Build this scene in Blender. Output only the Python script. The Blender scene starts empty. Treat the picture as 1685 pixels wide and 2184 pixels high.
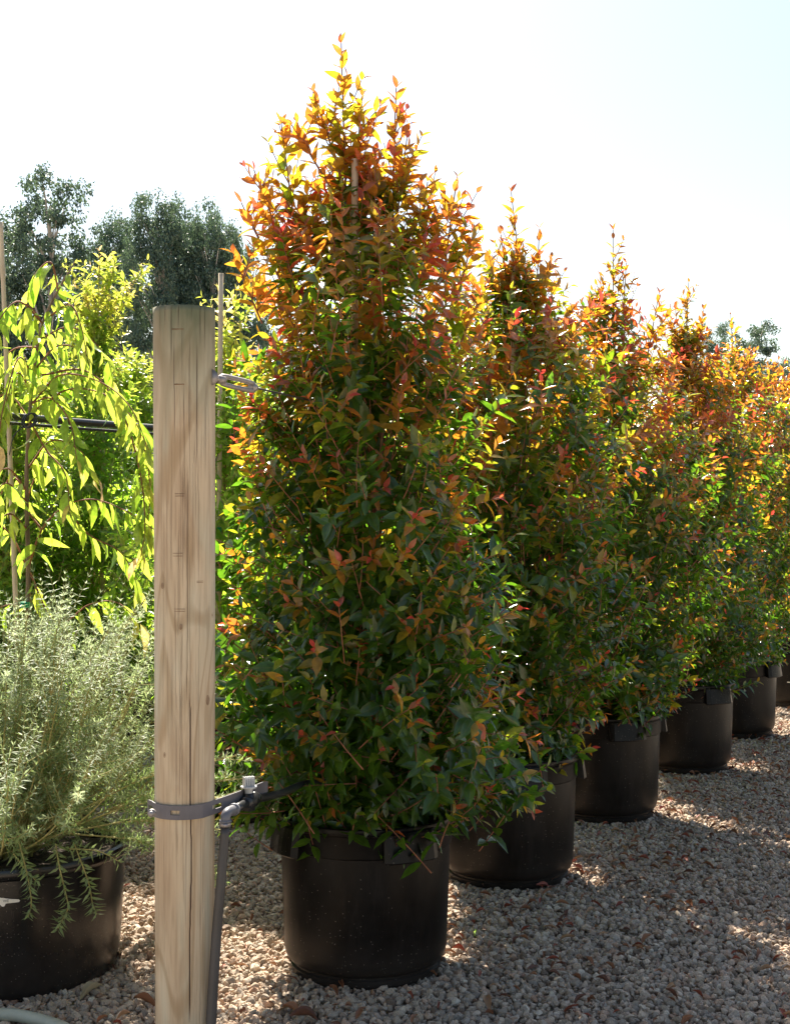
import bpy, bmesh, math, random
import numpy as np
from mathutils import Vector, Matrix

# ------------------------------------------------------------------ camera, sky, sun, exposure
scene = bpy.context.scene
COL = scene.collection
CAMZ = 1.40
cam_d = bpy.data.cameras.new("camera")
cam_d.sensor_fit = 'VERTICAL'
cam_d.sensor_height = 36.0
cam_d.lens = 50.0
cam_d.shift_y = 0.0023
cam_d.clip_start = 0.05
cam_d.clip_end = 3000
cam = bpy.data.objects.new("camera", cam_d)
cam.location = (0, 0, CAMZ)
cam.rotation_euler = (math.radians(90), 0, 0)
COL.objects.link(cam)
scene.camera = cam

SUN_EL, SUN_AZ = math.radians(50), math.radians(-14)      # azimuth from +Y towards +X
world = bpy.data.worlds.new("World")
scene.world = world
world.use_nodes = True
wn = world.node_tree
bg = wn.nodes['Background']
sky = wn.nodes.new('ShaderNodeTexSky')
sky.sky_type = 'NISHITA'
sky.sun_disc = False
sky.sun_elevation = SUN_EL
sky.sun_rotation = SUN_AZ
sky.air_density = 1.2
sky.dust_density = 1.5
sky.ozone_density = 1.0
wn.links.new(sky.outputs[0], bg.inputs['Color'])
bg.inputs['Strength'].default_value = 0.05

sl = bpy.data.lights.new("sun", 'SUN')
sl.energy = 5.0
sl.angle = math.radians(0.5)
sl.color = (1.0, 0.92, 0.80)
sun = bpy.data.objects.new("sun", sl)
sv = Vector((math.sin(SUN_AZ) * math.cos(SUN_EL), math.cos(SUN_AZ) * math.cos(SUN_EL), math.sin(SUN_EL)))
sun.rotation_euler = sv.to_track_quat('Z', 'Y').to_euler()
sun.location = (0, 0, 20)
COL.objects.link(sun)

scene.view_settings.view_transform = 'Standard'
scene.view_settings.look = 'None'
scene.view_settings.exposure = 1.85
scene.view_settings.gamma = 1.0
scene.cycles.max_bounces = 10
scene.cycles.transmission_bounces = 8
scene.cycles.diffuse_bounces = 5
scene.cycles.sample_clamp_indirect = 8

# ------------------------------------------------------------------ helpers
FPX = 3033.0
def P(px, py, Y):
    """point at distance Y whose place in the 1685 x 2184 view is px, py"""
    return Vector(((px - 842.5) / FPX * Y, Y, CAMZ - (py - 1097) / FPX * Y))

def norm(a):
    return a / np.maximum(np.linalg.norm(a, axis=-1, keepdims=True), 1e-9)

def tag(o, label=None, cat=None, group=None, kind=None):
    if label: o['label'] = label
    if cat: o['category'] = cat
    if group: o['group'] = group
    if kind: o['kind'] = kind
    return o

def empty(name, loc=(0, 0, 0), rz=0):
    o = bpy.data.objects.new(name, None)
    o.empty_display_size = 0.1
    o.location = loc
    o.rotation_euler = (0, 0, rz)
    COL.objects.link(o)
    return o

def link(name, me, mats=(), parent=None, smooth=None):
    o = bpy.data.objects.new(name, me)
    COL.objects.link(o)
    for m in (mats if isinstance(mats, (list, tuple)) else [mats]):
        me.materials.append(m)
    if parent: o.parent = parent
    if smooth is not None and len(me.polygons):
        me.polygons.foreach_set('use_smooth', [smooth] * len(me.polygons))
    return o

def mesh_py(name, verts, faces):
    me = bpy.data.meshes.new(name)
    me.from_pydata([tuple(v) for v in verts], [], faces)
    me.update()
    return me

def mesh_np(name, V, T, cols=None, smooth=True):
    """triangle mesh straight from arrays; cols = {attribute: (nverts, 3) array}"""
    me = bpy.data.meshes.new(name)
    V = np.ascontiguousarray(V, dtype=np.float32); T = np.ascontiguousarray(T, dtype=np.int32)
    me.vertices.add(len(V)); me.vertices.foreach_set('co', V.ravel())
    me.loops.add(T.size); me.loops.foreach_set('vertex_index', T.ravel())
    me.polygons.add(len(T))
    me.polygons.foreach_set('loop_start', np.arange(0, T.size, 3, dtype=np.int32))
    me.polygons.foreach_set('use_smooth', np.full(len(T), smooth))
    for k, a in (cols or {}).items():
        if a.shape[1] == 3 and k != 'luv':
            at = me.attributes.new(k, 'FLOAT_COLOR', 'POINT')
            at.data.foreach_set('color', np.c_[a, np.ones(len(a))].astype(np.float32).ravel())
        else:
            at = me.attributes.new(k, 'FLOAT_VECTOR', 'POINT')
            at.data.foreach_set('vector', a.astype(np.float32).ravel())
    me.update()
    me.validate()
    return me

class Tubes:
    """collects tapered tubes along polylines into one mesh"""
    def __init__(s): s.V, s.T = [], []; s.n = 0
    def add(s, pts, rad, sides=5, cap=True):
        pts = np.array([tuple(p) for p in pts], float); n = len(pts)
        r = np.interp(np.arange(n), [0, n - 1], rad) if len(rad) == 2 else np.array(rad, float)
        tg = norm(np.gradient(pts, axis=0))
        ref = np.array([1.0, 0, 0]) if abs(tg[0][0]) < 0.9 else np.array([0, 1.0, 0])
        a = norm(np.cross(tg, ref)); b = np.cross(tg, a)
        th = np.arange(sides) * 2 * math.pi / sides
        ring = pts[:, None] + r[:, None, None] * (a[:, None] * np.cos(th)[None, :, None] + b[:, None] * np.sin(th)[None, :, None])
        s.V.append(ring.reshape(-1, 3)); i0 = s.n; s.n += n * sides
        i = np.arange(n - 1)[:, None] * sides + i0; j = np.arange(sides)[None, :]; k = (j + 1) % sides
        s.T.append(np.stack([i + j, i + k, i + sides + k], -1).reshape(-1, 3))
        s.T.append(np.stack([i + j, i + sides + k, i + sides + j], -1).reshape(-1, 3))
        if cap:
            for c, base, rev in ((pts[0], i0, True), (pts[-1], i0 + (n - 1) * sides, False)):
                s.V.append(c[None]); ci = s.n; s.n += 1
                jj = np.arange(sides); kk = (jj + 1) % sides
                s.T.append(np.stack([np.full(sides, ci), base + (kk if rev else jj), base + (jj if rev else kk)], -1))
        return s
    def build(s, name, mat, parent=None):
        me = mesh_np(name, np.concatenate(s.V), np.concatenate(s.T))
        return link(name, me, mat, parent)

def spline(ctrl, n=12):
    c = [Vector(p) for p in ctrl]
    c = [c[0] * 2 - c[1]] + c + [c[-1] * 2 - c[-2]]
    out = []
    for i in range(1, len(c) - 2):
        for k in range(n):
            t = k / n
            a, b, d, e = c[i - 1], c[i], c[i + 1], c[i + 2]
            out.append(0.5 * ((2 * b) + (d - a) * t + (2 * a - 5 * b + 4 * d - e) * t * t + (3 * b - a - 3 * d + e) * t ** 3))
    out.append(c[-2])
    return out

def lathe(prof, n=64):
    V = []; F = []
    for r, z in prof:
        for k in range(n):
            a = 2 * math.pi * k / n
            V.append((r * math.cos(a), r * math.sin(a), z))
    for i in range(len(prof) - 1):
        for k in range(n):
            k2 = (k + 1) % n
            F.append((i * n + k, i * n + k2, (i + 1) * n + k2, (i + 1) * n + k))
    return V, F

# ------------------------------------------------------------------ materials
def mat(name):
    m = bpy.data.materials.new(name); m.use_nodes = True
    nt = m.node_tree
    return m, nt, nt.nodes['Principled BSDF'], nt.nodes['Material Output']

def N(nt, typ, **kw):
    n = nt.nodes.new(typ)
    for k, v in kw.items():
        if k.startswith('_'): setattr(n, k[1:], v)
        else: n.inputs[k.replace('#', ' ')].default_value = v
    return n

def ramp(nt, src, stops, interp='LINEAR'):
    r = nt.nodes.new('ShaderNodeValToRGB'); r.color_ramp.interpolation = interp
    while len(r.color_ramp.elements) < len(stops): r.color_ramp.elements.new(0.5)
    for e, (p, c) in zip(r.color_ramp.elements, stops):
        e.position = p; e.color = (*c, 1) if len(c) == 3 else c
    if src is not None: nt.links.new(src, r.inputs[0])
    return r

def mixc(nt, fac, a, b, mode='MIX'):
    m = nt.nodes.new('ShaderNodeMix'); m.data_type = 'RGBA'; m.blend_type = mode
    for s, v in ((0, fac), (6, a), (7, b)):
        if isinstance(v, (int, float)): m.inputs[s].default_value = v
        elif isinstance(v, tuple): m.inputs[s].default_value = (*v, 1)
        else: nt.links.new(v, m.inputs[s])
    return m.outputs[2]

def bump(nt, b, h, strength=0.3, dist=0.002):
    n = nt.nodes.new('ShaderNodeBump'); n.inputs['Strength'].default_value = strength; n.inputs['Distance'].default_value = dist
    nt.links.new(h, n.inputs['Height']); nt.links.new(n.outputs[0], b.inputs['Normal'])

def leaf_material(name, rough=0.35, trans=0.5, spec=0.5, rib=0.5, under_c=(0.16, 0.20, 0.10)):
    m, nt, b, out = mat(name)
    ca = N(nt, 'ShaderNodeAttribute', _attribute_name='col')
    ta = N(nt, 'ShaderNodeAttribute', _attribute_name='tcol')
    uv = N(nt, 'ShaderNodeAttribute', _attribute_name='luv')
    sep = N(nt, 'ShaderNodeSeparateXYZ'); nt.links.new(uv.outputs['Vector'], sep.inputs[0])
    ab = N(nt, 'ShaderNodeMath', _operation='ABSOLUTE'); nt.links.new(sep.outputs[0], ab.inputs[0])
    rr = ramp(nt, ab.outputs[0], [(0.0, (1, 1, 1)), (0.13, (0, 0, 0))])
    sc = N(nt, 'ShaderNodeMath', _operation='MULTIPLY'); nt.links.new(rr.outputs[0], sc.inputs[0]); sc.inputs[1].default_value = rib
    geo = N(nt, 'ShaderNodeNewGeometry')
    nz = N(nt, 'ShaderNodeTexNoise', Scale=60.0, Detail=2.0)
    nt.links.new(geo.outputs['Position'], nz.inputs['Vector'])
    va = ramp(nt, nz.outputs[0], [(0.3, (0.72, 0.72, 0.72)), (0.7, (1.15, 1.15, 1.15))])
    c1 = mixc(nt, 1.0, ca.outputs['Color'], va.outputs[0], 'MULTIPLY')
    c2 = mixc(nt, sc.outputs[0], c1, (0.30, 0.26, 0.08))
    under = mixc(nt, geo.outputs['Backfacing'], c2, mixc(nt, 0.35, c2, under_c))
    nt.links.new(under, b.inputs['Base Color'])
    b.inputs['Roughness'].default_value = rough
    b.inputs['Specular IOR Level'].default_value = spec
    tr = N(nt, 'ShaderNodeBsdfTranslucent')
    t2 = mixc(nt, 1.0, ta.outputs['Color'], va.outputs[0], 'MULTIPLY')
    nt.links.new(t2, tr.inputs['Color'])
    mx = N(nt, 'ShaderNodeMixShader'); mx.inputs[0].default_value = trans
    nt.links.new(b.outputs[0], mx.inputs[1]); nt.links.new(tr.outputs[0], mx.inputs[2])
    nt.links.new(mx.outputs[0], out.inputs[0])
    # side veins as fine relief
    wv = N(nt, 'ShaderNodeTexWave', Scale=5.0, Distortion=1.0); wv.bands_direction = 'Y'
    nt.links.new(uv.outputs['Vector'], wv.inputs['Vector'])
    bump(nt, b, wv.outputs[0], 0.15, 0.0004)
    return m

M_leaf = leaf_material('glossy_leaf', 0.14, 0.46, 0.8, 0.4, (0.075, 0.11, 0.02))
M_soft = leaf_material('soft_leaf', 0.30, 0.60, 0.6, 0.5, (0.10, 0.16, 0.04))
M_grey = leaf_material('grey_leaf', 0.50, 0.45, 0.35, 0.15)
M_gum = leaf_material('gum_leaf', 0.45, 0.25, 0.4, 0.0)

def bark(name, c1, c2, scale=30.0, rough=0.8):
    m, nt, b, out = mat(name)
    tc = N(nt, 'ShaderNodeTexCoord'); mp = N(nt, 'ShaderNodeMapping'); mp.inputs['Scale'].default_value = (1, 1, 0.25)
    nt.links.new(tc.outputs['Object'], mp.inputs[0])
    nz = N(nt, 'ShaderNodeTexNoise', Scale=scale, Detail=5.0); nt.links.new(mp.outputs[0], nz.inputs['Vector'])
    r = ramp(nt, nz.outputs[0], [(0.3, c1), (0.7, c2)]); nt.links.new(r.outputs[0], b.inputs['Base Color'])
    b.inputs['Roughness'].default_value = rough; bump(nt, b, nz.outputs[0], 0.5, 0.003)
    return m
M_stem = bark('reddish_twig', (0.16, 0.055, 0.03), (0.32, 0.13, 0.06), 60)
M_green_stem = bark('young_twig', (0.24, 0.20, 0.07), (0.42, 0.38, 0.13), 60)
M_bark = bark('brown_bark', (0.11, 0.07, 0.045), (0.26, 0.18, 0.12), 40)
M_gum_bark = bark('pale_gum_bark', (0.25, 0.22, 0.19), (0.55, 0.50, 0.44), 1.5)
M_bamboo = bark('bamboo', (0.42, 0.33, 0.21), (0.60, 0.50, 0.35), 25, 0.55)
M_stake = bark('timber_stake', (0.40, 0.27, 0.16), (0.62, 0.46, 0.30), 25, 0.8)

def plastic(name, c, rough=0.4, specks=0.0, dust=0.0, spec=0.5):
    m, nt, b, out = mat(name)
    b.inputs['Specular IOR Level'].default_value = spec
    tc = N(nt, 'ShaderNodeTexCoord')
    col = None
    nz = N(nt, 'ShaderNodeTexNoise', Scale=6.0, Detail=6.0, Roughness=0.65); nt.links.new(tc.outputs['Object'], nz.inputs['Vector'])
    r = ramp(nt, nz.outputs[0], [(0.3, tuple(x * 0.75 for x in c)), (0.75, tuple(x * 1.5 + 0.006 for x in c))])
    col = r.outputs[0]
    if dust:
        sp = N(nt, 'ShaderNodeSeparateXYZ'); nt.links.new(tc.outputs['Object'], sp.inputs[0])
        dr = ramp(nt, sp.outputs[2], [(0.0, (1, 1, 1)), (0.16, (0, 0, 0))])
        dm = N(nt, 'ShaderNodeMath', _operation='MULTIPLY'); nt.links.new(dr.outputs[0], dm.inputs[0]); nt.links.new(nz.outputs[0], dm.inputs[1])
        d2 = N(nt, 'ShaderNodeMath', _operation='MULTIPLY'); nt.links.new(dm.outputs[0], d2.inputs[0]); d2.inputs[1].default_value = dust
        col = mixc(nt, d2.outputs[0], col, (0.16, 0.12, 0.09))
    if specks:
        mpz = N(nt, 'ShaderNodeMapping'); mpz.inputs['Scale'].default_value = (1, 1, 0.18); nt.links.new(tc.outputs['Object'], mpz.inputs[0])
        sn = N(nt, 'ShaderNodeTexNoise', Scale=14.0, Detail=5.0, Roughness=0.7); nt.links.new(mpz.outputs[0], sn.inputs['Vector'])
        sr = ramp(nt, sn.outputs[0], [(0.52, (0, 0, 0)), (0.78, (0.5, 0.5, 0.5))]); col = mixc(nt, sr.outputs[0], col, (0.035, 0.028, 0.024))
        vo = N(nt, 'ShaderNodeTexVoronoi', Scale=specks, Randomness=1.0); nt.links.new(tc.outputs['Object'], vo.inputs['Vector'])
        vr = ramp(nt, vo.outputs['Distance'], [(0.06, (1, 1, 1)), (0.17, (0, 0, 0))])
        rn = N(nt, 'ShaderNodeSeparateColor'); nt.links.new(vo.outputs['Color'], rn.inputs[0])
        gt = N(nt, 'ShaderNodeMath', _operation='GREATER_THAN'); nt.links.new(rn.outputs[0], gt.inputs[0]); 
        nzs = N(nt, 'ShaderNodeTexNoise', Scale=4.5, Detail=3.0); nt.links.new(tc.outputs['Object'], nzs.inputs['Vector'])
        th = N(nt, 'ShaderNodeMapRange'); nt.links.new(nzs.outputs[0], th.inputs[0]); th.inputs[1].default_value = 0.38; th.inputs[2].default_value = 0.62; th.inputs[3].default_value = 0.97; th.inputs[4].default_value = 0.35
        nt.links.new(th.outputs[0], gt.inputs[1])
        ml = N(nt, 'ShaderNodeMath', _operation='MULTIPLY'); nt.links.new(vr.outputs[0], ml.inputs[0]); nt.links.new(gt.outputs[0], ml.inputs[1])
        col = mixc(nt, ml.outputs[0], col, (0.19, 0.16, 0.13))
    nt.links.new(col, b.inputs['Base Color'])
    rr = ramp(nt, nz.outputs[0], [(0.3, (rough * 0.8,) * 3), (0.7, (min(1, rough * 1.3),) * 3)])
    nt.links.new(rr.outputs[0], b.inputs['Roughness'])
    n2 = N(nt, 'ShaderNodeTexNoise', Scale=180.0, Detail=2.0); nt.links.new(tc.outputs['Object'], n2.inputs['Vector'])
    bump(nt, b, n2.outputs[0], 0.15, 0.0015)
    return m
M_pot = plastic('black_pot_plastic', (0.0035, 0.0026, 0.0022), 0.33, 95, 0.3, 0.17)
M_pot_gloss = plastic('glossy_black_pot_plastic', (0.0035, 0.0032, 0.0035), 0.20, 110, 0.3, 0.4)
M_pipe = plastic('black_poly_pipe', (0.018, 0.018, 0.019), 0.32)
M_hose = plastic('dusty_black_hose', (0.045, 0.040, 0.038), 0.5)
M_fitting = plastic('grey_fitting', (0.11, 0.11, 0.125), 0.4)
M_strap = plastic('grey_strap', (0.105, 0.096, 0.105), 0.6)
M_tap = plastic('pale_tap', (0.40, 0.41, 0.41), 0.4)
M_whitehose = plastic('cream_hose', (0.42, 0.40, 0.30), 0.5)
M_green_tie = plastic('green_tie', (0.01, 0.28, 0.12), 0.5)
M_print = plastic('white_print', (0.62, 0.58, 0.50), 0.6)
M_dark_print = plastic('dark_print', (0.03, 0.03, 0.03), 0.6)

def metal(name, c, rough):
    m, nt, b, out = mat(name)
    tc = N(nt, 'ShaderNodeTexCoord'); nz = N(nt, 'ShaderNodeTexNoise', Scale=80.0, Detail=4.0); nt.links.new(tc.outputs['Object'], nz.inputs['Vector'])
    r = ramp(nt, nz.outputs[0], [(0.3, tuple(x * 0.7 for x in c)), (0.7, c)]); nt.links.new(r.outputs[0], b.inputs['Base Color'])
    b.inputs['Metallic'].default_value = 0.75; b.inputs['Roughness'].default_value = rough
    bump(nt, b, nz.outputs[0], 0.2, 0.001)
    return m
M_galv = metal('galvanised_steel', (0.36, 0.33, 0.32), 0.55)

def soil_mat():
    m, nt, b, out = mat('potting_mix')
    tc = N(nt, 'ShaderNodeTexCoord'); nz = N(nt, 'ShaderNodeTexNoise', Scale=70.0, Detail=6.0); nt.links.new(tc.outputs['Object'], nz.inputs['Vector'])
    r = ramp(nt, nz.outputs[0], [(0.35, (0.015, 0.010, 0.007)), (0.7, (0.09, 0.06, 0.04))]); nt.links.new(r.outputs[0], b.inputs['Base Color'])
    b.inputs['Roughness'].default_value = 0.95; bump(nt, b, nz.outputs[0], 1.0, 0.01)
    return m
M_soil = soil_mat()

def ground_mat():
    m, nt, b, out = mat('gravel_bed')
    tc = N(nt, 'ShaderNodeTexCoord')
    vo = N(nt, 'ShaderNodeTexVoronoi', Scale=42.0); nt.links.new(tc.outputs['Object'], vo.inputs['Vector'])
    se = N(nt, 'ShaderNodeSeparateColor'); nt.links.new(vo.outputs['Color'], se.inputs[0])
    r = ramp(nt, se.outputs[0], [(0.0, (0.27, 0.22, 0.165)), (0.5, (0.40, 0.335, 0.26)), (1.0, (0.54, 0.47, 0.38))])
    d = ramp(nt, vo.outputs['Distance'], [(0.3, (1, 1, 1)), (0.95, (0.5, 0.46, 0.42))])
    c = mixc(nt, 1.0, r.outputs[0], d.outputs[0], 'MULTIPLY'); nt.links.new(c, b.inputs['Base Color'])
    b.inputs['Roughness'].default_value = 0.95
    iv = N(nt, 'ShaderNodeMath', _operation='SUBTRACT'); iv.inputs[0].default_value = 1; nt.links.new(vo.outputs['Distance'], iv.inputs[1])
    bump(nt, b, iv.outputs[0], 1.0, 0.012)
    return m
M_ground = ground_mat()

def stone_mat():
    m, nt, b, out = mat('crushed_granite')
    oi = N(nt, 'ShaderNodeObjectInfo'); tc = N(nt, 'ShaderNodeTexCoord')
    r = ramp(nt, oi.outputs['Random'], [(0.0, (0.17, 0.115, 0.075)), (0.16, (0.44, 0.34, 0.24)), (0.32, (0.26, 0.215, 0.165)),
             (0.5, (0.58, 0.445, 0.32)), (0.66, (0.36, 0.30, 0.235)), (0.8, (0.50, 0.33, 0.22)), (0.9, (0.62, 0.53, 0.40)), (1.0, (0.30, 0.16, 0.09))])
    ge = N(nt, 'ShaderNodeNewGeometry')
    nz = N(nt, 'ShaderNodeTexNoise', Scale=420.0, Detail=3.0); nt.links.new(ge.outputs['Position'], nz.inputs['Vector'])
    v = ramp(nt, nz.outputs[0], [(0.35, (0.68, 0.66, 0.66)), (0.65, (1.22, 1.2, 1.18))])
    c = mixc(nt, 1.0, r.outputs[0], v.outputs[0], 'MULTIPLY'); nt.links.new(c, b.inputs['Base Color'])
    b.inputs['Roughness'].default_value = 0.85
    n2 = N(nt, 'ShaderNodeTexNoise', Scale=160.0, Detail=4.0); nt.links.new(ge.outputs['Position'], n2.inputs['Vector'])
    bump(nt, b, n2.outputs[0], 0.7, 0.004)
    return m
M_stone = stone_mat()

def wood_mat():
    m, nt, b, out = mat('weathered_treated_pine')
    tc = N(nt, 'ShaderNodeTexCoord')
    def noise(sx, sy, sz, scale, detail=4.0, dist=0.0):
        mp = N(nt, 'ShaderNodeMapping'); mp.inputs['Scale'].default_value = (sx, sy, sz); nt.links.new(tc.outputs['Object'], mp.inputs[0])
        n = N(nt, 'ShaderNodeTexNoise', Scale=scale, Detail=detail, Distortion=dist); nt.links.new(mp.outputs[0], n.inputs['Vector']); return n.outputs[0]
    base = ramp(nt, noise(1, 1, 0.22, 9, 6, 0.9), [(0.32, (0.40, 0.285, 0.18)), (0.5, (0.49, 0.38, 0.255)), (0.7, (0.57, 0.475, 0.345))])
    fine = ramp(nt, noise(1, 1, 0.05, 170, 4, 0.4), [(0.3, (0.84, 0.82, 0.79)), (0.55, (1.04, 1.04, 1.04)), (0.75, (1.08, 1.08, 1.06))])
    c = mixc(nt, 1.0, base.outputs[0], fine.outputs[0], 'MULTIPLY')
    # cathedral grain: contour lines of a stretched field
    g = noise(1, 1, 0.22, 6.0, 1, 0.5)
    gm = N(nt, 'ShaderNodeMath', _operation='MULTIPLY'); nt.links.new(g, gm.inputs[0]); gm.inputs[1].default_value = 46.0
    gs = N(nt, 'ShaderNodeMath', _operation='SINE'); nt.links.new(gm.outputs[0], gs.inputs[0])
    gr = ramp(nt, gs.outputs[0], [(0.55, (0, 0, 0)), (0.98, (1, 1, 1))])
    gf = N(nt, 'ShaderNodeMath', _operation='MULTIPLY'); nt.links.new(gr.outputs[0], gf.inputs[0]); gf.inputs[1].default_value = 0.55
    c = mixc(nt, gf.outputs[0], c, (0.29, 0.19, 0.095))
    # rusty brown streaks and grey green weathering at the top
    st = ramp(nt, noise(1, 1, 0.16, 13, 4, 1.0), [(0.57, (0, 0, 0)), (0.70, (0.6, 0.6, 0.6))])
    c = mixc(nt, st.outputs[0], c, (0.36, 0.20, 0.09))
    gn = ramp(nt, noise(1, 1, 0.2, 10, 4, 0.5), [(0.48, (0, 0, 0)), (0.68, (0.55, 0.55, 0.55))])
    c = mixc(nt, gn.outputs[0], c, (0.42, 0.44, 0.34))
    sp = N(nt, 'ShaderNodeSeparateXYZ'); nt.links.new(tc.outputs['Object'], sp.inputs[0])
    tz = N(nt, 'ShaderNodeMapRange'); nt.links.new(sp.outputs[2], tz.inputs[0]); tz.inputs[1].default_value = 1.62; tz.inputs[2].default_value = 1.92
    tn = N(nt, 'ShaderNodeMath', _operation='MULTIPLY'); nt.links.new(tz.outputs[0], tn.inputs[0]); nt.links.new(noise(1, 1, 0.12, 22, 4), tn.inputs[1])
    t2 = N(nt, 'ShaderNodeMath', _operation='MULTIPLY'); nt.links.new(tn.outputs[0], t2.inputs[0]); t2.inputs[1].default_value = 1.9; t2.use_clamp = True
    c = mixc(nt, t2.outputs[0], c, (0.115, 0.125, 0.07))
    ck = N(nt, 'ShaderNodeAttribute', _attribute_name='crack')
    c = mixc(nt, ck.outputs['Fac'], c, (0.055, 0.025, 0.018))
    nt.links.new(c, b.inputs['Base Color'])
    b.inputs['Roughness'].default_value = 0.8
    bump(nt, b, noise(1, 1, 0.025, 150, 4), 0.35, 0.003)
    return m
M_wood = wood_mat()

def litter_mat():
    m, nt, b, out = mat('dry_leaf')
    ca = N(nt, 'ShaderNodeAttribute', _attribute_name='col'); nt.links.new(ca.outputs['Color'], b.inputs['Base Color'])
    b.inputs['Roughness'].default_value = 0.6
    return m
M_litter = litter_mat()

# ------------------------------------------------------------------ ground
def ground():
    V = []; F = []
    xs = [-1500, -200, -40, -12, -6, -3, 0, 3, 6, 12, 40, 200, 1500]
    ys = [-1500, -200, -40, -10, 0, 3, 6, 9, 12, 20, 60, 300, 2500]
    for y in ys:
        for x in xs: V.append((x, y, -0.022))
    n = len(xs)
    for j in range(len(ys) - 1):
        for i in range(n - 1): F.append((j * n + i, j * n + i + 1, (j + 1) * n + i + 1, (j + 1) * n + i))
    tag(link('ground', mesh_py('ground', V, F), M_ground), kind='structure')
ground()

def gravel():
    rs = np.random.RandomState(5)
    coll = bpy.data.collections.new('gravel_shapes')
    for k in range(14):
        bm = bmesh.new()
        el = rs.uniform(0.55, 1.0, 3); el[rs.randint(3)] = 1.0
        for p in norm(rs.normal(size=(17, 3))): bm.verts.new(tuple(p * el * 0.5 * rs.uniform(0.85, 1.0)))
        r = bmesh.ops.convex_hull(bm, input=bm.verts)
        bmesh.ops.delete(bm, geom=[v for v in bm.verts if not v.link_faces], context='VERTS')
        bmesh.ops.bevel(bm, geom=bm.edges[:], offset=0.018, segments=1, affect='EDGES')
        me = bpy.data.meshes.new('pebble'); bm.to_mesh(me); bm.free(); me.materials.append(M_stone)
        coll.objects.link(bpy.data.objects.new('pebble', me))
    pts = []; 
    def patch(y0, y1, sp, layers, smin, smax, z):
        for L in range(layers):
            ys = np.arange(y0, y1, sp)
            for y in ys:
                x0 = -0.31 * y - 0.15; x1 = 0.31 * y + 0.15
                if y > 7.2: x0 = max(x0, (y - 7.2) * 0.5)        # behind the rows of pots nothing of it shows
                xs = np.arange(x0, x1, sp) + rs.uniform(0, sp)
                m = len(xs)
                pts.append(np.c_[xs + rs.uniform(-.6, .6, m) * sp, y + rs.uniform(-.6, .6, m) * sp,
                                 rs.uniform(0.2, 1.0, m) * z - 0.022, smin + (smax - smin) * rs.uniform(0, 1, m) ** 2.2])
    patch(3.3, 6.2, 0.0192, 2, 0.015, 0.042, 0.024)
    patch(6.2, 9.0, 0.021, 2, 0.015, 0.039, 0.020)
    patch(9.0, 14.0, 0.027, 2, 0.018, 0.042, 0.018)
    A = np.concatenate(pts)
    me = bpy.data.meshes.new('gravel'); me.vertices.add(len(A)); me.vertices.foreach_set('co', A[:, :3].astype(np.float32).ravel())
    at = me.attributes.new('rot', 'FLOAT_VECTOR', 'POINT'); at.data.foreach_set('vector', (rs.uniform(0, 6.283, (len(A), 3))).astype(np.float32).ravel())
    at = me.attributes.new('size', 'FLOAT', 'POINT'); at.data.foreach_set('value', A[:, 3].astype(np.float32))
    o = bpy.data.objects.new('gravel', me); COL.objects.link(o); tag(o, kind='stuff')
    o['label'] = 'beige and pink crushed granite gravel covering the nursery yard'
    o['category'] = 'gravel'
    g = bpy.data.node_groups.new('gravel_scatter', 'GeometryNodeTree')
    g.interface.new_socket('Geometry', in_out='INPUT', socket_type='NodeSocketGeometry')
    g.interface.new_socket('Geometry', in_out='OUTPUT', socket_type='NodeSocketGeometry')
    gi = g.nodes.new('NodeGroupInput'); go = g.nodes.new('NodeGroupOutput')
    ci = g.nodes.new('GeometryNodeCollectionInfo'); ci.inputs['Collection'].default_value = coll; ci.inputs['Separate Children'].default_value = True
    ip = g.nodes.new('GeometryNodeInstanceOnPoints'); ip.inputs['Pick Instance'].default_value = True
    ra = g.nodes.new('GeometryNodeInputNamedAttribute'); ra.data_type = 'FLOAT_VECTOR'; ra.inputs[0].default_value = 'rot'
    sa = g.nodes.new('GeometryNodeInputNamedAttribute'); sa.data_type = 'FLOAT'; sa.inputs[0].default_value = 'size'
    er = g.nodes.new('FunctionNodeEulerToRotation')
    g.links.new(gi.outputs[0], ip.inputs['Points']); g.links.new(ci.outputs[0], ip.inputs['Instance'])
    g.links.new(ra.outputs[0], er.inputs[0]); g.links.new(er.outputs[0], ip.inputs['Rotation'])
    g.links.new(sa.outputs[0], ip.inputs['Scale']); g.links.new(ip.outputs[0], go.inputs[0])
    md = o.modifiers.new('scatter', 'NODES'); md.node_group = g
gravel()

# ------------------------------------------------------------------ leaves
def template(fine=True):
    if fine:
        ts = [0.0, 0.16, 0.40, 0.66, 0.87, 1.0]; ws = [0.0, 0.62, 1.0, 0.80, 0.30, 0.0]
    else:
        ts = [0.0, 0.42, 1.0]; ws = [0, 1.0, 0]
    v = []; rows = []
    for t, w in zip(ts, ws):
        if w == 0: rows.append([len(v)]); v.append((0, t, 0))
        else:
            rows.append([len(v), len(v) + 1, len(v) + 2]); v += [(-1, t, w), (0, t, w), (1, t, w)]
    T = []
    for a, b in zip(rows[:-1], rows[1:]):
        if len(a) == 1: T += [(a[0], b[1], b[0]), (a[0], b[2], b[1])]
        elif len(b) == 1: T += [(a[0], a[1], b[0]), (a[1], a[2], b[0])]
        else: T += [(a[0], a[1], b[1]), (a[0], b[1], b[0]), (a[1], a[2], b[2]), (a[1], b[2], b[1])]
    return np.array(v, float), np.array(T)
T_FINE, T_COARSE = template(True), template(False)

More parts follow.
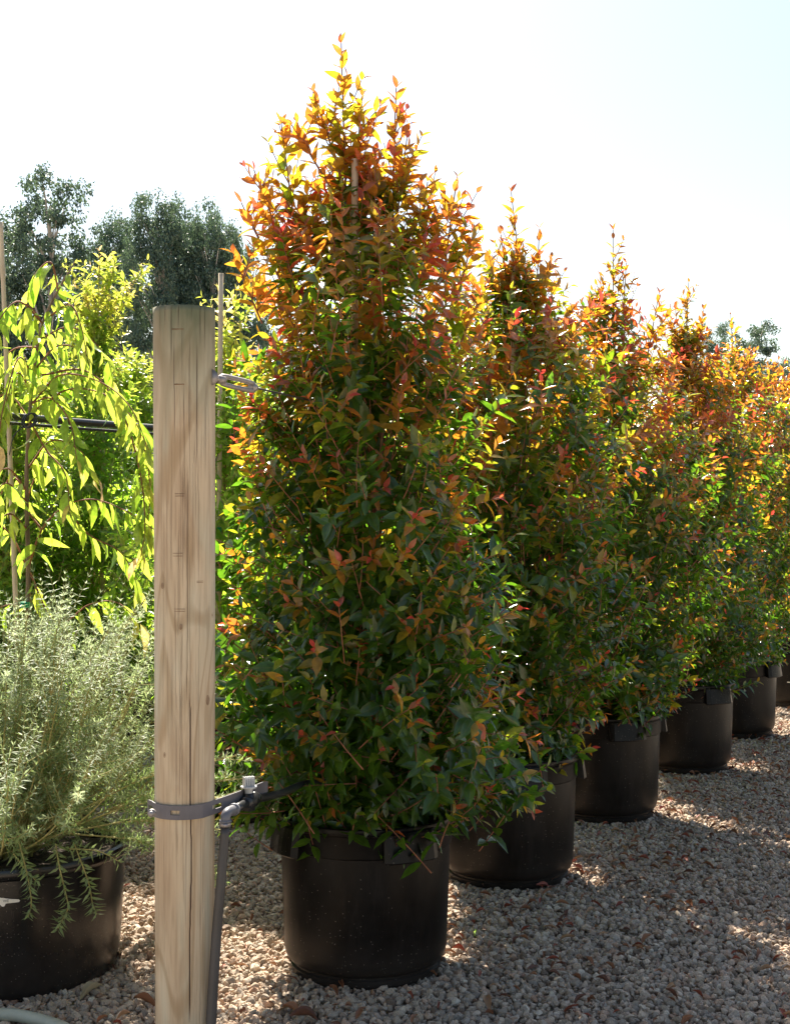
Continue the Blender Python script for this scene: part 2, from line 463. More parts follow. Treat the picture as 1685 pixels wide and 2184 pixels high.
class Leaves:
    """records of single leaves: position, direction, normal, length, width ratio, bend, colours"""
    F = ('P', 'D', 'N', 'L', 'R', 'B', 'C', 'T')
    def __init__(s): s.d = {k: [] for k in s.F}
    def add(s, **k):
        for f in s.F: s.d[f].append(np.asarray(k[f], float))
    def cat(s):
        s.a = {f: np.concatenate(s.d[f]) for f in s.F}; return s.a
    def mesh(s, name, sel=None, fine=True, curl=0.0):
        a = s.a if sel is None else {f: s.a[f][sel] for f in s.F}
        t, T = T_FINE if fine else T_COARSE
        n, m = len(a['L']), len(t)
        D = norm(a['D']); Nn = norm(a['N'] - D * (a['N'] * D).sum(1, keepdims=True)); S = np.cross(Nn, D)
        L = a['L'][:, None, None]; hw = L * a['R'][:, None, None] * 0.5
        y = t[None, :, 1:2]; x = t[None, :, 0:1] * t[None, :, 2:3]
        V = a['P'][:, None] + D[:, None] * (y * L - 0.35 * np.abs(a['B'])[:, None, None] ** 2 * y ** 2 * L) + S[:, None] * x * hw \
            + Nn[:, None] * (np.abs(x) * hw * 0.38 - a['B'][:, None, None] * y ** 2 * L)
        if curl: V = V + Nn[:, None] * np.sin(y * 14 + x * 1.5) * hw * curl * np.abs(x)
        TT = (T[None] + (np.arange(n) * m)[:, None, None]).reshape(-1, 3)
        luv = np.broadcast_to(np.concatenate([t[:, 0:1], t[:, 1:2] * 4, t[:, 0:1] * 0], 1)[None], (n, m, 3)).reshape(-1, 3)
        cc = np.repeat(a['C'], m, 0); tt = np.repeat(a['T'], m, 0)
        return mesh_np(name, V.reshape(-1, 3), TT, {'col': cc, 'tcol': tt, 'luv': luv})

PALETTES = {
    # age 0 = youngest tip.  (reflected colour, transmitted colour)
    'lilly': [((0.36, 0.035, 0.05), (0.90, 0.09, 0.06)), ((0.40, 0.10, 0.03), (0.96, 0.30, 0.03)), ((0.30, 0.17, 0.025), (0.94, 0.45, 0.03)),
              ((0.095, 0.13, 0.018), (0.68, 0.66, 0.03)), ((0.026, 0.084, 0.010), (0.36, 0.58, 0.02)), ((0.010, 0.046, 0.008), (0.14, 0.33, 0.015))],
    'bright': [((0.55, 0.34, 0.20), (0.90, 0.62, 0.30)), ((0.34, 0.34, 0.08), (0.88, 0.85, 0.12)), ((0.15, 0.24, 0.04), (0.64, 0.74, 0.08)),
               ((0.08, 0.17, 0.03), (0.54, 0.72, 0.07)), ((0.055, 0.14, 0.02), (0.44, 0.68, 0.05)), ((0.035, 0.11, 0.02), (0.34, 0.60, 0.04))],
    'grey': [((0.46, 0.53, 0.36), (0.60, 0.70, 0.42)), ((0.37, 0.44, 0.28), (0.56, 0.66, 0.36)), ((0.28, 0.35, 0.19), (0.50, 0.62, 0.27)),
             ((0.20, 0.27, 0.12), (0.42, 0.56, 0.18)), ((0.14, 0.21, 0.07), (0.34, 0.50, 0.12)), ((0.09, 0.15, 0.045), (0.26, 0.42, 0.08))],
}
def pal(name, age):
    p = np.array(PALETTES[name]); x = np.clip(age, 0, 0.9999) * (len(p) - 1)
    i = x.astype(int); f = (x - i)[:, None]
    return p[i, 0] * (1 - f) + p[i + 1, 0] * f, p[i, 1] * (1 - f) + p[i + 1, 1] * f

def shoots(rs, LV, B, D, Ls, U, flush, spacing, leafL, ratio, palette, whorl=2, ang=(35, 68), droop=0.15, bend=0.12, first=0.12, agegain=1.0):
    """leafy shoots: K bases B, directions D, lengths Ls, bend vectors U; flush 0..1 = how much is new growth"""
    K = len(Ls); nn = int(np.ceil(Ls.max() / spacing)) + 1
    j = np.arange(nn)[None]
    dist = j * spacing * rs.uniform(0.9, 1.1, (K, 1))                       # distance from the tip
    t = 1 - dist / Ls[:, None]
    ok = t > first
    tt = t[..., None]
    pos = B[:, None] + D[:, None] * Ls[:, None, None] * tt + U[:, None] * Ls[:, None, None] * 0.5 * tt ** 2
    tan = norm(D[:, None] + U[:, None] * tt)
    ref = norm(rs.normal(size=(K, 1, 3)))
    a = norm(np.cross(tan, ref)); b = np.cross(tan, a)
    for w in range(whorl):
        phi = j * (math.pi / 2 if whorl == 2 else math.pi / whorl) + w * 2 * math.pi / whorl + rs.uniform(-.3, .3, (K, nn))
        rad = a * np.cos(phi)[..., None] + b * np.sin(phi)[..., None]
        tipn = np.clip(j / 4.0, 0, 1)
        an = np.radians(ang[0] + (ang[1] - ang[0]) * tipn + rs.uniform(-12, 12, (K, nn)))[..., None]
        d = tan * np.cos(an) + rad * np.sin(an)
        d[..., 2] -= droop * rs.uniform(0.3, 1.6, (K, nn))
        d = norm(d)
        n = tan + 0.35 * np.array([0, 0, 1.0]) + rs.normal(size=(K, nn, 3)) * 0.25
        L = leafL * (0.42 + 0.58 * np.clip((j + 0.6) / 3.3, 0, 1)) * rs.uniform(0.72, 1.18, (K, nn))
        age = (1 - flush[:, None]) * 0.75 + np.asarray(agegain).reshape(-1, 1) * (j * spacing) * (2.4 - 1.5 * flush[:, None]) + rs.normal(0, 0.07, (K, nn))
        m = ok & (rs.uniform(size=(K, nn)) > 0.06)
        c, tc = pal(palette, age[m])
        br = rs.uniform(0.75, 1.25, (m.sum(), 1))
        q = int(m.sum())
        LV.add(P=pos[m], D=d[m], N=n[m], L=L[m], R=ratio * rs.uniform(0.85, 1.15, q), B=bend * rs.normal(1, 0.8, q), C=c * br, T=np.clip(tc * (0.5 + 0.5 * br), 0, 0.97))
    return pos, ok

def shoot_stems(tb, B, D, Ls, U, r=0.0018, sides=3):
    for b, d, l, u in zip(B, D, Ls, U):
        pts = [b + d * l * t + u * l * 0.5 * t * t for t in (0, 0.35, 0.7, 1.0)]
        tb.add(pts, (r * 1.3, r * 0.6), sides, cap=False)

def place_leaf_parts(LV, root, name, count, m, score, variants):
    """the leaves that show largest become parts of their own; returns the mask of the rest"""
    order = np.argsort(-score)[:count]
    a = LV.a
    for i in order:
        D = a['D'][i] / np.linalg.norm(a['D'][i]); n = a['N'][i] - D * a['N'][i].dot(D); n /= np.linalg.norm(n); S = np.cross(n, D)
        ci = int(np.argmin(((variants['cols'] - a['T'][i]) ** 2).sum(1)))
        me = variants['mesh'][ci * 3 + (i % 3)]
        o = bpy.data.objects.new(name, me); COL.objects.link(o); o.parent = root
        L = a['L'][i]
        Mx = Matrix(((S[0] * L, D[0] * L, n[0] * L, a['P'][i][0]), (S[1] * L, D[1] * L, n[1] * L, a['P'][i][1]), (S[2] * L, D[2] * L, n[2] * L, a['P'][i][2]), (0, 0, 0, 1)))
        o.matrix_local = Mx
    rest = np.ones(len(a['L']), bool); rest[order] = False
    return rest

def leaf_variants(palette, ratio, m, bend=0.12, curl=0.0):
    rs = np.random.RandomState(3)
    cols = []; meshes = []
    for age in np.linspace(0, 0.999, 11):
        c, t = pal(palette, np.array([age]))
        cols.append(t[0])
        for k in range(3):
            lv = Leaves(); lv.add(P=[(0, 0, 0)], D=[(0, 1, 0)], N=[(0, 0, 1)], L=[1], R=[ratio * (0.85 + 0.15 * k)], B=[bend * (0.2 + k)], C=c * (0.85 + 0.15 * k), T=t)
            lv.cat(); me = lv.mesh('leaf', curl=curl); me.materials.append(m); meshes.append(me)
    return {'cols': np.array(cols), 'mesh': meshes}
VAR_LILLY = leaf_variants('lilly', 0.41, M_leaf)
VAR_BRIGHT = leaf_variants('bright', 0.33, M_soft)
VAR_WEEP = leaf_variants('bright', 0.26, M_soft, 0.3, 0.25)

def crown_shoots(rs, prof, K, zc, lumps=0.10, inner=0.45, length=(0.10, 0.26), updir=0.6, cx=(0, 0), front=0.0):
    zs = np.linspace(prof[0][0], prof[-1][0], 200); R = np.interp(zs, [p[0] for p in prof], [p[1] for p in prof])
    cdf = np.cumsum(R + 0.05); cdf /= cdf[-1]
    z = np.interp(rs.uniform(size=K), cdf, zs)
    th = rs.uniform(0, 2 * math.pi, K)
    if front: # a little denser where most light comes from outside
        pass
    ph = rs.uniform(0, 6.28, 6)
    lump = 1 + lumps * (np.sin(3 * th + ph[0] + 3 * z) + np.sin(5 * th - 7 * z + ph[1]) + np.sin(2 * th + 9 * z + ph[2])) / 1.5
    u = rs.uniform(size=K)
    r = np.interp(z, zs, R) * lump * (inner + (1 - inner) * u ** 0.55)
    tip = np.c_[cx[0] + r * np.cos(th), cx[1] + r * np.sin(th), z]
    out = np.c_[np.cos(th), np.sin(th), np.zeros(K)]
    zz = (z - prof[0][0]) / (prof[-1][0] - prof[0][0])
    up = (updir * (0.25 + 1.5 * zz) + rs.normal(0, 0.22, K))
    d = norm(out * rs.uniform(0.6, 1.1, (K, 1)) + np.c_[np.zeros(K), np.zeros(K), up] + rs.normal(0, 0.28, (K, 3)))
    Ls = rs.uniform(length[0], length[1], K)
    U = np.c_[rs.normal(0, .12, (K, 2)), rs.normal(0.10, 0.2, K)]
    B = tip - d * Ls[:, None] - U * Ls[:, None] * 0.5
    return B, d, Ls, U, zz, u, th

def limbs(rs, tb, trunk_z, targets, r0, axis):
    for t in targets:
        z0 = max(trunk_z[0], t[2] - rs.uniform(0.15, 0.5) - 0.5 * math.hypot(t[0], t[1]))
        z0 = min(z0, trunk_z[1])
        s = axis(z0); m = (s + t) / 2 + np.array([0, 0, -0.04]) + rs.normal(0, 0.015, 3)
        tb.add(spline([s, m, t], 4), (r0 * rs.uniform(0.6, 1), r0 * 0.3), 4, cap=False)

# ------------------------------------------------------------------ pots
def pot_mesh(kind, n=72):
    if kind == 'tub':
        pr = [(0.0, 0.0), (0.228, 0.0), (0.232, 0.006), (0.232, 0.020), (0.225, 0.024), (0.225, 0.030), (0.236, 0.036), (0.247, 0.052), (0.2515, 0.075), (0.256, 0.20), (0.262, 0.386),
              (0.266, 0.389), (0.267, 0.394), (0.2665, 0.450), (0.268, 0.454), (0.274, 0.458), (0.2765, 0.466), (0.275, 0.476), (0.270, 0.480), (0.262, 0.478), (0.258, 0.470), (0.254, 0.43), (0.252, 0.40)]
    else:
        pr = [(0.0, 0.0), (0.345, 0.0), (0.350, 0.005), (0.353, 0.022), (0.357, 0.060), (0.3645, 0.20), (0.372, 0.349), (0.376, 0.352),
              (0.384, 0.355), (0.388, 0.360), (0.389, 0.374), (0.386, 0.384), (0.378, 0.389), (0.370, 0.386), (0.366, 0.376), (0.360, 0.30)]
    V, F = lathe(pr, n)
    return V, F
def handle_mesh(a0, a1):
    n = 8; V = []; F = []
    for k in range(n + 1):
        a = a0 + (a1 - a0) * k / n
        e = abs(2 * k / n - 1)
        ins = 0.006 if k in (0, n) else 0.0
        for r, z in ((0.2675, 0.468), (0.287 - ins, 0.468), (0.291 - ins, 0.462), (0.303 - ins * 1.5, 0.384), (0.299 - ins, 0.380), (0.2675, 0.388)):
            V.append((r * math.cos(a), r * math.sin(a), z))
    q = 6
    for k in range(n):
        for j in range(q):
            j2 = (j + 1) % q
            F.append((k * q + j, k * q + j2, (k + 1) * q + j2, (k + 1) * q + j))
    F.append(tuple(range(q))[::-1]); F.append(tuple(n * q + j for j in range(q)))
    return V, F
_pot_cache = {}
def add_pot(root, kind='tub', scale=1.0, rz=0.0, soil=True, handles=True, material=None):
    key = (kind,)
    if key not in _pot_cache:
        me = mesh_py('pot', *pot_mesh(kind)); me.materials.append(material or (M_pot if kind == 'tub' else M_pot_gloss))
        me.polygons.foreach_set('use_smooth', [True] * len(me.polygons))
        me.set_sharp_from_angle(angle=math.radians(35))
        hm = []
        for k in range(4):
            h = mesh_py('handle', *handle_mesh(math.radians(k * 90 - 18), math.radians(k * 90 + 18))); h.materials.append(M_pot)
            b = bmesh.new(); b.from_mesh(h); bmesh.ops.recalc_face_normals(b, faces=b.faces); b.to_mesh(h); b.free()
            hm.append(h)
        R, z = (0.2535, 0.425) if kind == 'tub' else (0.362, 0.335)
        rs = np.random.RandomState(2); V = [(0, 0, z + 0.012)]; F = []; n = 40; prev = None
        for i in range(1, 9):
            for k in range(n):
                a = 2 * math.pi * k / n; r = R * i / 8
                V.append((r * math.cos(a), r * math.sin(a), z + rs.uniform(-0.008, 0.008)))
        for k in range(n): F.append((0, 1 + k, 1 + (k + 1) % n))
        for i in range(7):
            for k in range(n):
                k2 = (k + 1) % n; F.append((1 + i * n + k, 1 + (i + 1) * n + k, 1 + (i + 1) * n + k2, 1 + i * n + k2))
        so = mesh_py('soil', V, F); so.materials.append(M_soil)
        _pot_cache[key] = (me, hm, so)
    me, hm, so = _pot_cache[key]
    p = bpy.data.objects.new('pot', me); COL.objects.link(p); p.parent = root; p.scale = (scale,) * 3; p.rotation_euler = (0, 0, rz)
    if kind == 'tub' and handles:
        for h in hm:
            o = bpy.data.objects.new('handle', h); COL.objects.link(o); o.parent = p
    s = bpy.data.objects.new('soil', so); COL.objects.link(s); s.parent = root; s.scale = (scale,) * 3
    return p

def text_mesh(body, size, ext=0.0006):
    cu = bpy.data.curves.new('t', 'FONT'); cu.body = body; cu.size = size; cu.extrude = ext; cu.align_x = 'CENTER'; cu.align_y = 'CENTER'; cu.resolution_u = 4
    o = bpy.data.objects.new('t', cu); COL.objects.link(o)
    dg = bpy.context.evaluated_depsgraph_get(); dg.update()
    me = bpy.data.meshes.new_from_object(o.evaluated_get(dg)); bpy.data.objects.remove(o); return me
def wrap(me, r, ang, z):
    """bend a flat print (x right, y up) onto a cylinder of radius r round the origin, centred at angle ang"""
    for v in me.vertices:
        a = ang + v.co.x / r; rr = r + v.co.z
        v.co = (rr * math.cos(a), rr * math.sin(a), z + v.co.y)
    return me

# ------------------------------------------------------------------ the front row of trees
PROF1 = [(0.43, 0.24), (0.51, 0.40), (0.62, 0.50), (0.80, 0.51), (1.2, 0.49), (1.6, 0.46), (1.85, 0.43), (2.05, 0.43), (2.2, 0.40), (2.33, 0.32), (2.43, 0.19), (2.5, 0.06)]
def lilly_tree(seed, K, spires, leafL=0.062, prof=PROF1, cut=None):
    """returns Leaves and a Tubes of twigs in the tree's own space (soil at z 0.43)"""
    rs = np.random.RandomState(seed); LV = Leaves(); tb = Tubes()
    lean = rs.normal(0, 0.02, 2)
    axis = lambda z: np.array([0.02 * math.sin(z * 4) + lean[0] * (z - 0.4), 0.02 * math.cos(z * 3) + lean[1] * (z - 0.4), z])
    B, D, Ls, U, zz, u, th = crown_shoots(rs, [(z, q * (1 + 0.08 * math.sin(seed * 2.3 + z * 2.6))) for z, q in prof], K, 0, length=(0.12, 0.27), inner=0.22, lumps=0.13)
    fl = np.clip((zz - 0.45) * 1.05, 0, 0.50) * np.clip(u * 1.6, 0, 1) + (rs.uniform(size=K) < 0.42) * rs.uniform(0.6, 1.15, K) * (1 - 0.3 * zz)
    fl = np.clip(fl + rs.normal(0, 0.17, K), 0, 0.95)
    keep = (zz < 0.72) | (rs.uniform(size=K) < 0.62)               # airier towards the top
    if True:
        cut = cut or []
        for c, r in cut:
            keep &= (np.linalg.norm((B + D * Ls[:, None]) - np.array(c), axis=1) > r) | (rs.uniform(size=K) < 0.25)
        B, D, Ls, U, fl, zz = B[keep], D[keep], Ls[keep], U[keep], fl[keep], zz[keep]
    shoots(rs, LV, B, D, Ls, U, fl, 0.028, leafL, 0.41, 'lilly', agegain=1.3 + 11.0 * np.clip(0.82 - zz, 0, 1), droop=0.25)
    shoot_stems(tb, B, D, Ls, U)
    # leaders that stand out of the top
    for tip, base in spires:
        tip = np.array(tip, float); base = np.array(base, float); L = np.linalg.norm(tip - base); d = (tip - base) / L
        u0 = rs.normal(0, 0.05, 3)
        shoots(rs, LV, base[None], d[None] - u0[None] * 0.5, np.array([L]), u0[None], np.array([0.75]), 0.043, leafL * 1.05, 0.42, 'lilly', ang=(25, 50), agegain=1.2)
        shoot_stems(tb, base[None], d[None] - u0[None] * 0.5, np.array([L]), u0[None], 0.0026, 4)
        ns = int(L / (0.034 if cut else 0.050))
        tt = rs.uniform(0.0, 0.80, ns); b2 = base + d * (L * tt)[:, None]
        az = rs.uniform(0, 6.28, ns)
        d2 = norm(np.c_[np.cos(az), np.sin(az), rs.uniform(0.9, 1.8, ns)]); l2 = rs.uniform(0.07, 0.20, ns) * (1.25 - tt)
        U2 = np.c_[np.zeros((ns, 2)), np.full(ns, 0.25)]
        shoots(rs, LV, b2, d2, l2, U2, rs.uniform(0.45, 0.9, ns), 0.030, leafL * 0.98, 0.42, 'lilly', agegain=1.5)
        shoot_stems(tb, b2, d2, l2, U2)
    tr = [axis(z) for z in np.linspace(0.40, 2.3, 14)]
    trunk = Tubes(); trunk.add(tr, (0.016, 0.005), 7)
    idx = rs.choice(len(B), min(len(B), 170), replace=False)
    limbs(rs, tb, (0.5, 2.2), B[idx], 0.0042, axis)
    LV.cat()
    return LV, tb, trunk

def potted_tree(name, X, Y, label, made, potrot, stake=None, leaf_parts=0, variants=None, mats=M_leaf, group=None, twig=M_stem, kind='tub', pscale=1.0, rz=0.0, score=None, curl=0.0, leafname='leaf', cat='potted tree'):
    root = empty(name, (X, Y, 0.0), rz); tag(root, label, cat, group)
    add_pot(root, kind, pscale, potrot)
    LV, tb, trunk = made
    if isinstance(LV, Leaves):
        rest = None
        if leaf_parts:
            a = LV.a
            # what shows: on the camera's side and at the outside of the crown
            vx, vy = -X, -Y; q = math.hypot(vx, vy); c, s = math.cos(-rz), math.sin(-rz); vx, vy = (vx * c - vy * s) / q, (vx * s + vy * c) / q
            f = a['P'][:, 0] * vx + a['P'][:, 1] * vy
            nn = np.abs((a['N'] * np.array([vx, vy, 0])).sum(1))
            sc = f * 1.0 + nn * 0.16 + a['L'] * 4 + np.where(a['P'][:, 2] > 2.35, 0.25, 0)
            rest = place_leaf_parts(LV, root, leafname, leaf_parts, mats, sc, variants)
        fo = link('foliage', LV.mesh('foliage', rest, curl=curl), mats, root); fo['kind'] = 'stuff'
        tb.build('twigs', twig, root); trunk.build('trunk', M_bark, root)
    else:                                                            # meshes shared with an earlier tree
        for nm, me in zip(('foliage', 'twigs', 'trunk'), made):
            o = bpy.data.objects.new(nm, me); COL.objects.link(o); o.parent = root
            if nm == 'foliage': o['kind'] = 'stuff'
    if stake:
        (x0, y0, x1, y1, z1, r, m_) = stake
        st = Tubes(); n = 10
        pts = [(x0 + (x1 - x0) * k / n, y0 + (y1 - y0) * k / n, 0.2 + (z1 - 0.2) * k / n) for k in range(n + 1)]
        st.add(pts, (r, r * 0.9), 4 if m_ is M_stake else 8).build('stake', m_, root)
    return root

def rel(px, py, X, Y, dy=0.0):
    p = P(px, py, Y + dy); return (p.x - X, dy, p.z)

ROW = [(-0.091, 4.42), (0.4385, 5.53), (0.975, 6.67), (1.604, 7.89), (2.165, 9.09), (3.0, 10.5), (3.62, 11.75), (4.25, 13.0)]
G_ROW = 'orange tipped hedge trees in black tubs along the gravel'
X1, Y1 = ROW[0]
sp1 = [(rel(728, 92, X1, Y1), rel(742, 520, X1, Y1)), (rel(668, 196, X1, Y1, -.03), rel(735, 400, X1, Y1, -.02)), (rel(600, 262, X1, Y1, .02), rel(640, 560, X1, Y1)),
       (rel(622, 266, X1, Y1, -.1), rel(705, 400, X1, Y1, -.05)), (rel(845, 188, X1, Y1, .0), rel(838, 480, X1, Y1)), (rel(868, 295, X1, Y1, -.08), rel(845, 480, X1, Y1)),
       (rel(773, 205, X1, Y1, .05), rel(755, 420, X1, Y1)), (rel(542, 362, X1, Y1, -.02), rel(615, 560, X1, Y1)), (rel(515, 432, X1, Y1, .05), rel(600, 600, X1, Y1)),
       (rel(975, 378, X1, Y1, .0), rel(945, 600, X1, Y1)), (rel(912, 388, X1, Y1, -.05), rel(890, 560, X1, Y1)), (rel(1010, 500, X1, Y1, .0), rel(970, 650, X1, Y1)),
       (rel(498, 540, X1, Y1, .0), rel(560, 690, X1, Y1)), (rel(690, 370, X1, Y1, .1), rel(720, 560, X1, Y1)), (rel(800, 330, X1, Y1, -.1), rel(800, 560, X1, Y1)),
       (rel(572, 470, X1, Y1, -.15), rel(640, 640, X1, Y1)), (rel(1035, 610, X1, Y1, .05), rel(980, 740, X1, Y1))]
cuts1 = [((-0.10, -0.25, 1.15), 0.13), ((0.14, -0.2, 1.50), 0.12), ((0.1, 0.2, 1.45), 0.2), ((-0.2, 0.25, 1.1), 0.2)]
made1 = lilly_tree(11, 1430, sp1, 0.072, cut=cuts1)
t1 = potted_tree('potted_tree', X1, Y1, 'largest orange tipped hedge tree in black handled tub, just right of the timber post', made1,
                 math.radians(-60), stake=(*rel(757, 1700, X1, Y1, .06)[:2], *rel(757, 340, X1, Y1, -.06)[:2], 2.49, 0.0115, M_stake),
                 leaf_parts=300, variants=VAR_LILLY, group=G_ROW)
def rnd_spires(seed, top, n=9):
    r = random.Random(seed); out = [((r.uniform(-.03, .03), r.uniform(-.03, .03), top), (0.0, 0.0, top - 0.5))]
    for k in range(n):
        a = k * 2.4 + r.uniform(-.3, .3); q = r.uniform(0.08, 0.30); z = top - 0.12 - q * r.uniform(0.7, 1.5)
        out.append(((q * math.cos(a) * 1.15, q * math.sin(a) * 1.15, z), (q * 0.7 * math.cos(a), q * 0.7 * math.sin(a), z - r.uniform(0.22, 0.38))))
    return out
def tree2_tops(i):
    X, Y = ROW[i]
    return X, Y
X2, Y2 = ROW[1]
PROF2 = [(0.40, 0.22), (0.50, 0.36), (0.62, 0.45), (0.80, 0.51), (1.2, 0.54), (1.6, 0.52), (1.8, 0.51), (1.95, 0.48), (2.1, 0.43), (2.24, 0.34), (2.36, 0.20), (2.44, 0.08)]
made2 = lilly_tree(12, 1330, [(rel(1090, 410, X2, Y2), rel(1120, 740, X2, Y2)), (rel(1150, 488, X2, Y2, .02), rel(1140, 720, X2, Y2)), (rel(1068, 500, X2, Y2, -.05), rel(1090, 700, X2, Y2))] + rnd_spires(3, 2.45, 8), 0.068, PROF2)
t2 = potted_tree('potted_tree', X2, Y2, 'orange tipped hedge tree in black tub, second of the row, right behind the nearest tub', made2, math.radians(8),
                 stake=(0.02, -0.02, rel(1092, 530, X2, Y2)[0], -0.03, 2.42, 0.010, M_bamboo), leaf_parts=300, variants=VAR_LILLY, group=G_ROW)
X3, Y3 = ROW[2]
made3 = lilly_tree(13, 1250, [(rel(1307, 490, X3, Y3), rel(1308, 760, X3, Y3)), (rel(1335, 560, X3, Y3), rel(1325, 720, X3, Y3)), (rel(1280, 590, X3, Y3), rel(1290, 740, X3, Y3)), (rel(1405, 625, X3, Y3), rel(1380, 760, X3, Y3))] + rnd_spires(5, 2.42, 7), 0.066, PROF2)
t3 = potted_tree('potted_tree', X3, Y3, 'third hedge tree of the row, with one thin red leader on top', made3, math.radians(15),
                 leaf_parts=280, variants=VAR_LILLY, group=G_ROW)
X4, Y4 = ROW[3]
made4 = lilly_tree(14, 1100, [(rel(1468, 602, X4, Y4), rel(1460, 800, X4, Y4)), (rel(1440, 660, X4, Y4), rel(1450, 800, X4, Y4)), (rel(1500, 660, X4, Y4), rel(1480, 800, X4, Y4))] + rnd_spires(6, 2.48, 8), 0.066, PROF2)
t4 = potted_tree('potted_tree', X4, Y4, 'orange tipped hedge tree in black tub, fourth of the row along the gravel', made4, math.radians(30),
                 leaf_parts=200, variants=VAR_LILLY, group=G_ROW)
share4 = None
made5 = lilly_tree(15, 1050, rnd_spires(8, 2.68, 10), 0.064, PROF2)
t5 = potted_tree('potted_tree', *ROW[4], 'orange tipped hedge tree in black tub, fifth of the row, low on the right', made5, math.radians(50), group=G_ROW)
def meshes_of(root):
    d = {c.name.split('.')[0]: c.data for c in root.children if c.type == 'MESH'}
    return [d['foliage'], d['twigs'], d['trunk']]
m5 = meshes_of(t5)
t6 = potted_tree('potted_tree', *ROW[5], 'hedge tree in black tub with white letters, sixth of the row at the right edge', m5, math.radians(20), rz=2.1, group=G_ROW)
t7 = potted_tree('potted_tree', *ROW[6], 'orange tipped hedge tree at the far end of the row, behind the lettered tub', m5, 0.3, rz=4.0, group=G_ROW)

# print on the sixth tub and on the tub behind the post
pot6 = [c for c in t6.children if c.name.startswith('pot')][0]
def print_on(pot, body, size, ang_world, z, r, line=None, m=M_print):
    ang = ang_world - pot.rotation_euler.z - (pot.parent.rotation_euler.z)
    me = wrap(text_mesh(body, size), r + 0.0012, ang, z); link('lettering', me, m, pot)
    if line:
        w, h, dz = line; V = []; n = 10
        for k in range(n + 1):
            for s in (-1, 1): V.append((-w / 2 + w * k / n, s * h / 2, 0.0006))
        me = mesh_py('printed_line', V, [(2 * k, 2 * k + 1, 2 * k + 3, 2 * k + 2) for k in range(n)]); wrap(me, r + 0.001, ang, z + dz); link('printed_line', me, m, pot)
print_on(pot6, "ns", 0.072, math.radians(-116), 0.225, 0.2580, (0.12, 0.008, -0.040))

# ------------------------------------------------------------------ green trees of the rows behind
def green_tree(seed, K, prof, spires, leafL=0.06, flushp=0.35, length=(0.12, 0.30)):
    rs = np.random.RandomState(seed); LV = Leaves(); tb = Tubes()
    axis = lambda z: np.array([0.02 * math.sin(z * 4 + seed), 0.02 * math.cos(z * 3 + seed), z])
    B, D, Ls, U, zz, u, th = crown_shoots(rs, prof, K, 0, length=length, lumps=0.16, inner=0.2)
    fl = np.clip((rs.uniform(size=K) < flushp) * rs.uniform(0.1, 0.55, K) + np.clip(zz - 0.6, 0, 1) * 1.2, 0, 0.9)
    shoots(rs, LV, B, D, Ls, U, fl, 0.03, leafL, 0.36, 'bright', droop=0.3)
    shoot_stems(tb, B, D, Ls, U)
    for tip, base in spires:
        tip = np.array(tip, float); base = np.array(base, float); L = np.linalg.norm(tip - base); d = (tip - base) / L
        shoots(rs, LV, base[None], d[None], np.array([L]), np.zeros((1, 3)), np.array([0.9]), 0.035, leafL * 0.9, 0.33, 'bright', ang=(30, 60), agegain=0.8)
        shoot_stems(tb, base[None], d[None], np.array([L]), np.zeros((1, 3)), 0.0026, 4)
        ns = int(L / 0.03); tt = rs.uniform(0, 0.85, ns); az = rs.uniform(0, 6.28, ns)
        b2 = base + d * (L * tt)[:, None]; d2 = norm(np.c_[np.cos(az), np.sin(az), rs.uniform(0.5, 1.4, ns)]); l2 = rs.uniform(0.08, 0.2, ns)
        shoots(rs, LV, b2, d2, l2, np.zeros((ns, 3)), rs.uniform(0.4, 0.95, ns), 0.028, leafL * 0.9, 0.33, 'bright', droop=0.3)
        shoot_stems(tb, b2, d2, l2, np.zeros((ns, 3)))
    trunk = Tubes(); trunk.add([axis(z) for z in np.linspace(0.40, prof[-1][0], 12)], (0.015, 0.004), 7)
    idx = rs.choice(len(B), min(len(B), 120), replace=False); limbs(rs, tb, (0.5, prof[-1][0] - 0.2), B[idx], 0.006, axis)
    LV.cat(); return LV, tb, trunk
PG = [(0.45, 0.25), (0.7, 0.42), (1.1, 0.48), (1.5, 0.46), (1.8, 0.36), (2.0, 0.26), (2.2, 0.15)]
# staked tree with the tall pale tip, seen between the posts
XC, YC = -1.6, 7.6
PC = [(0.45, 0.25), (0.7, 0.42), (1.1, 0.50), (1.5, 0.46), (1.75, 0.34), (2.0, 0.24), (2.3, 0.20), (2.55, 0.10)]
madeC = green_tree(31, 620, PC, [(rel(212, 535, XC, YC), rel(210, 760, XC, YC)), (rel(240, 565, XC, YC), rel(220, 760, XC, YC)), (rel(300, 570, XC, YC, -.05), rel(235, 720, XC, YC)), (rel(180, 590, XC, YC), rel(205, 740, XC, YC)), (rel(160, 640, XC, YC), rel(195, 780, XC, YC))], 0.070)
tC = potted_tree('potted_tree', XC, YC, 'tall green tree with pale pinkish tips, between the bamboo cane and the timber post', madeC, 0.2, stake=(0.03, 0, 0.05, -0.02, 2.1, 0.010, M_bamboo),
                 leaf_parts=220, variants=VAR_BRIGHT, mats=M_soft, twig=M_green_stem, group='green trees in tubs in the rows behind')
XD, YD = -0.80, 6.62
madeD = green_tree(32, 560, PG, [(rel(470, 640, XD, YD), rel(470, 800, XD, YD)), (rel(505, 620, XD, YD), rel(490, 790, XD, YD))], 0.072)
stD = (rel(463, 1500, XD, YD, -0.18)[0], -0.18, rel(472, 583, XD, YD, -0.18)[0], -0.18, rel(472, 583, XD, YD, -0.18)[2], 0.0125, M_bamboo)
tD = potted_tree('potted_tree', XD, YD, 'green tree on a bamboo cane just right of the timber post, behind the hedge row', madeD, 0.9, stake=stD,
                 leaf_parts=150, variants=VAR_BRIGHT, mats=M_soft, twig=M_green_stem, group='green trees in tubs in the rows behind')
ties = Tubes()
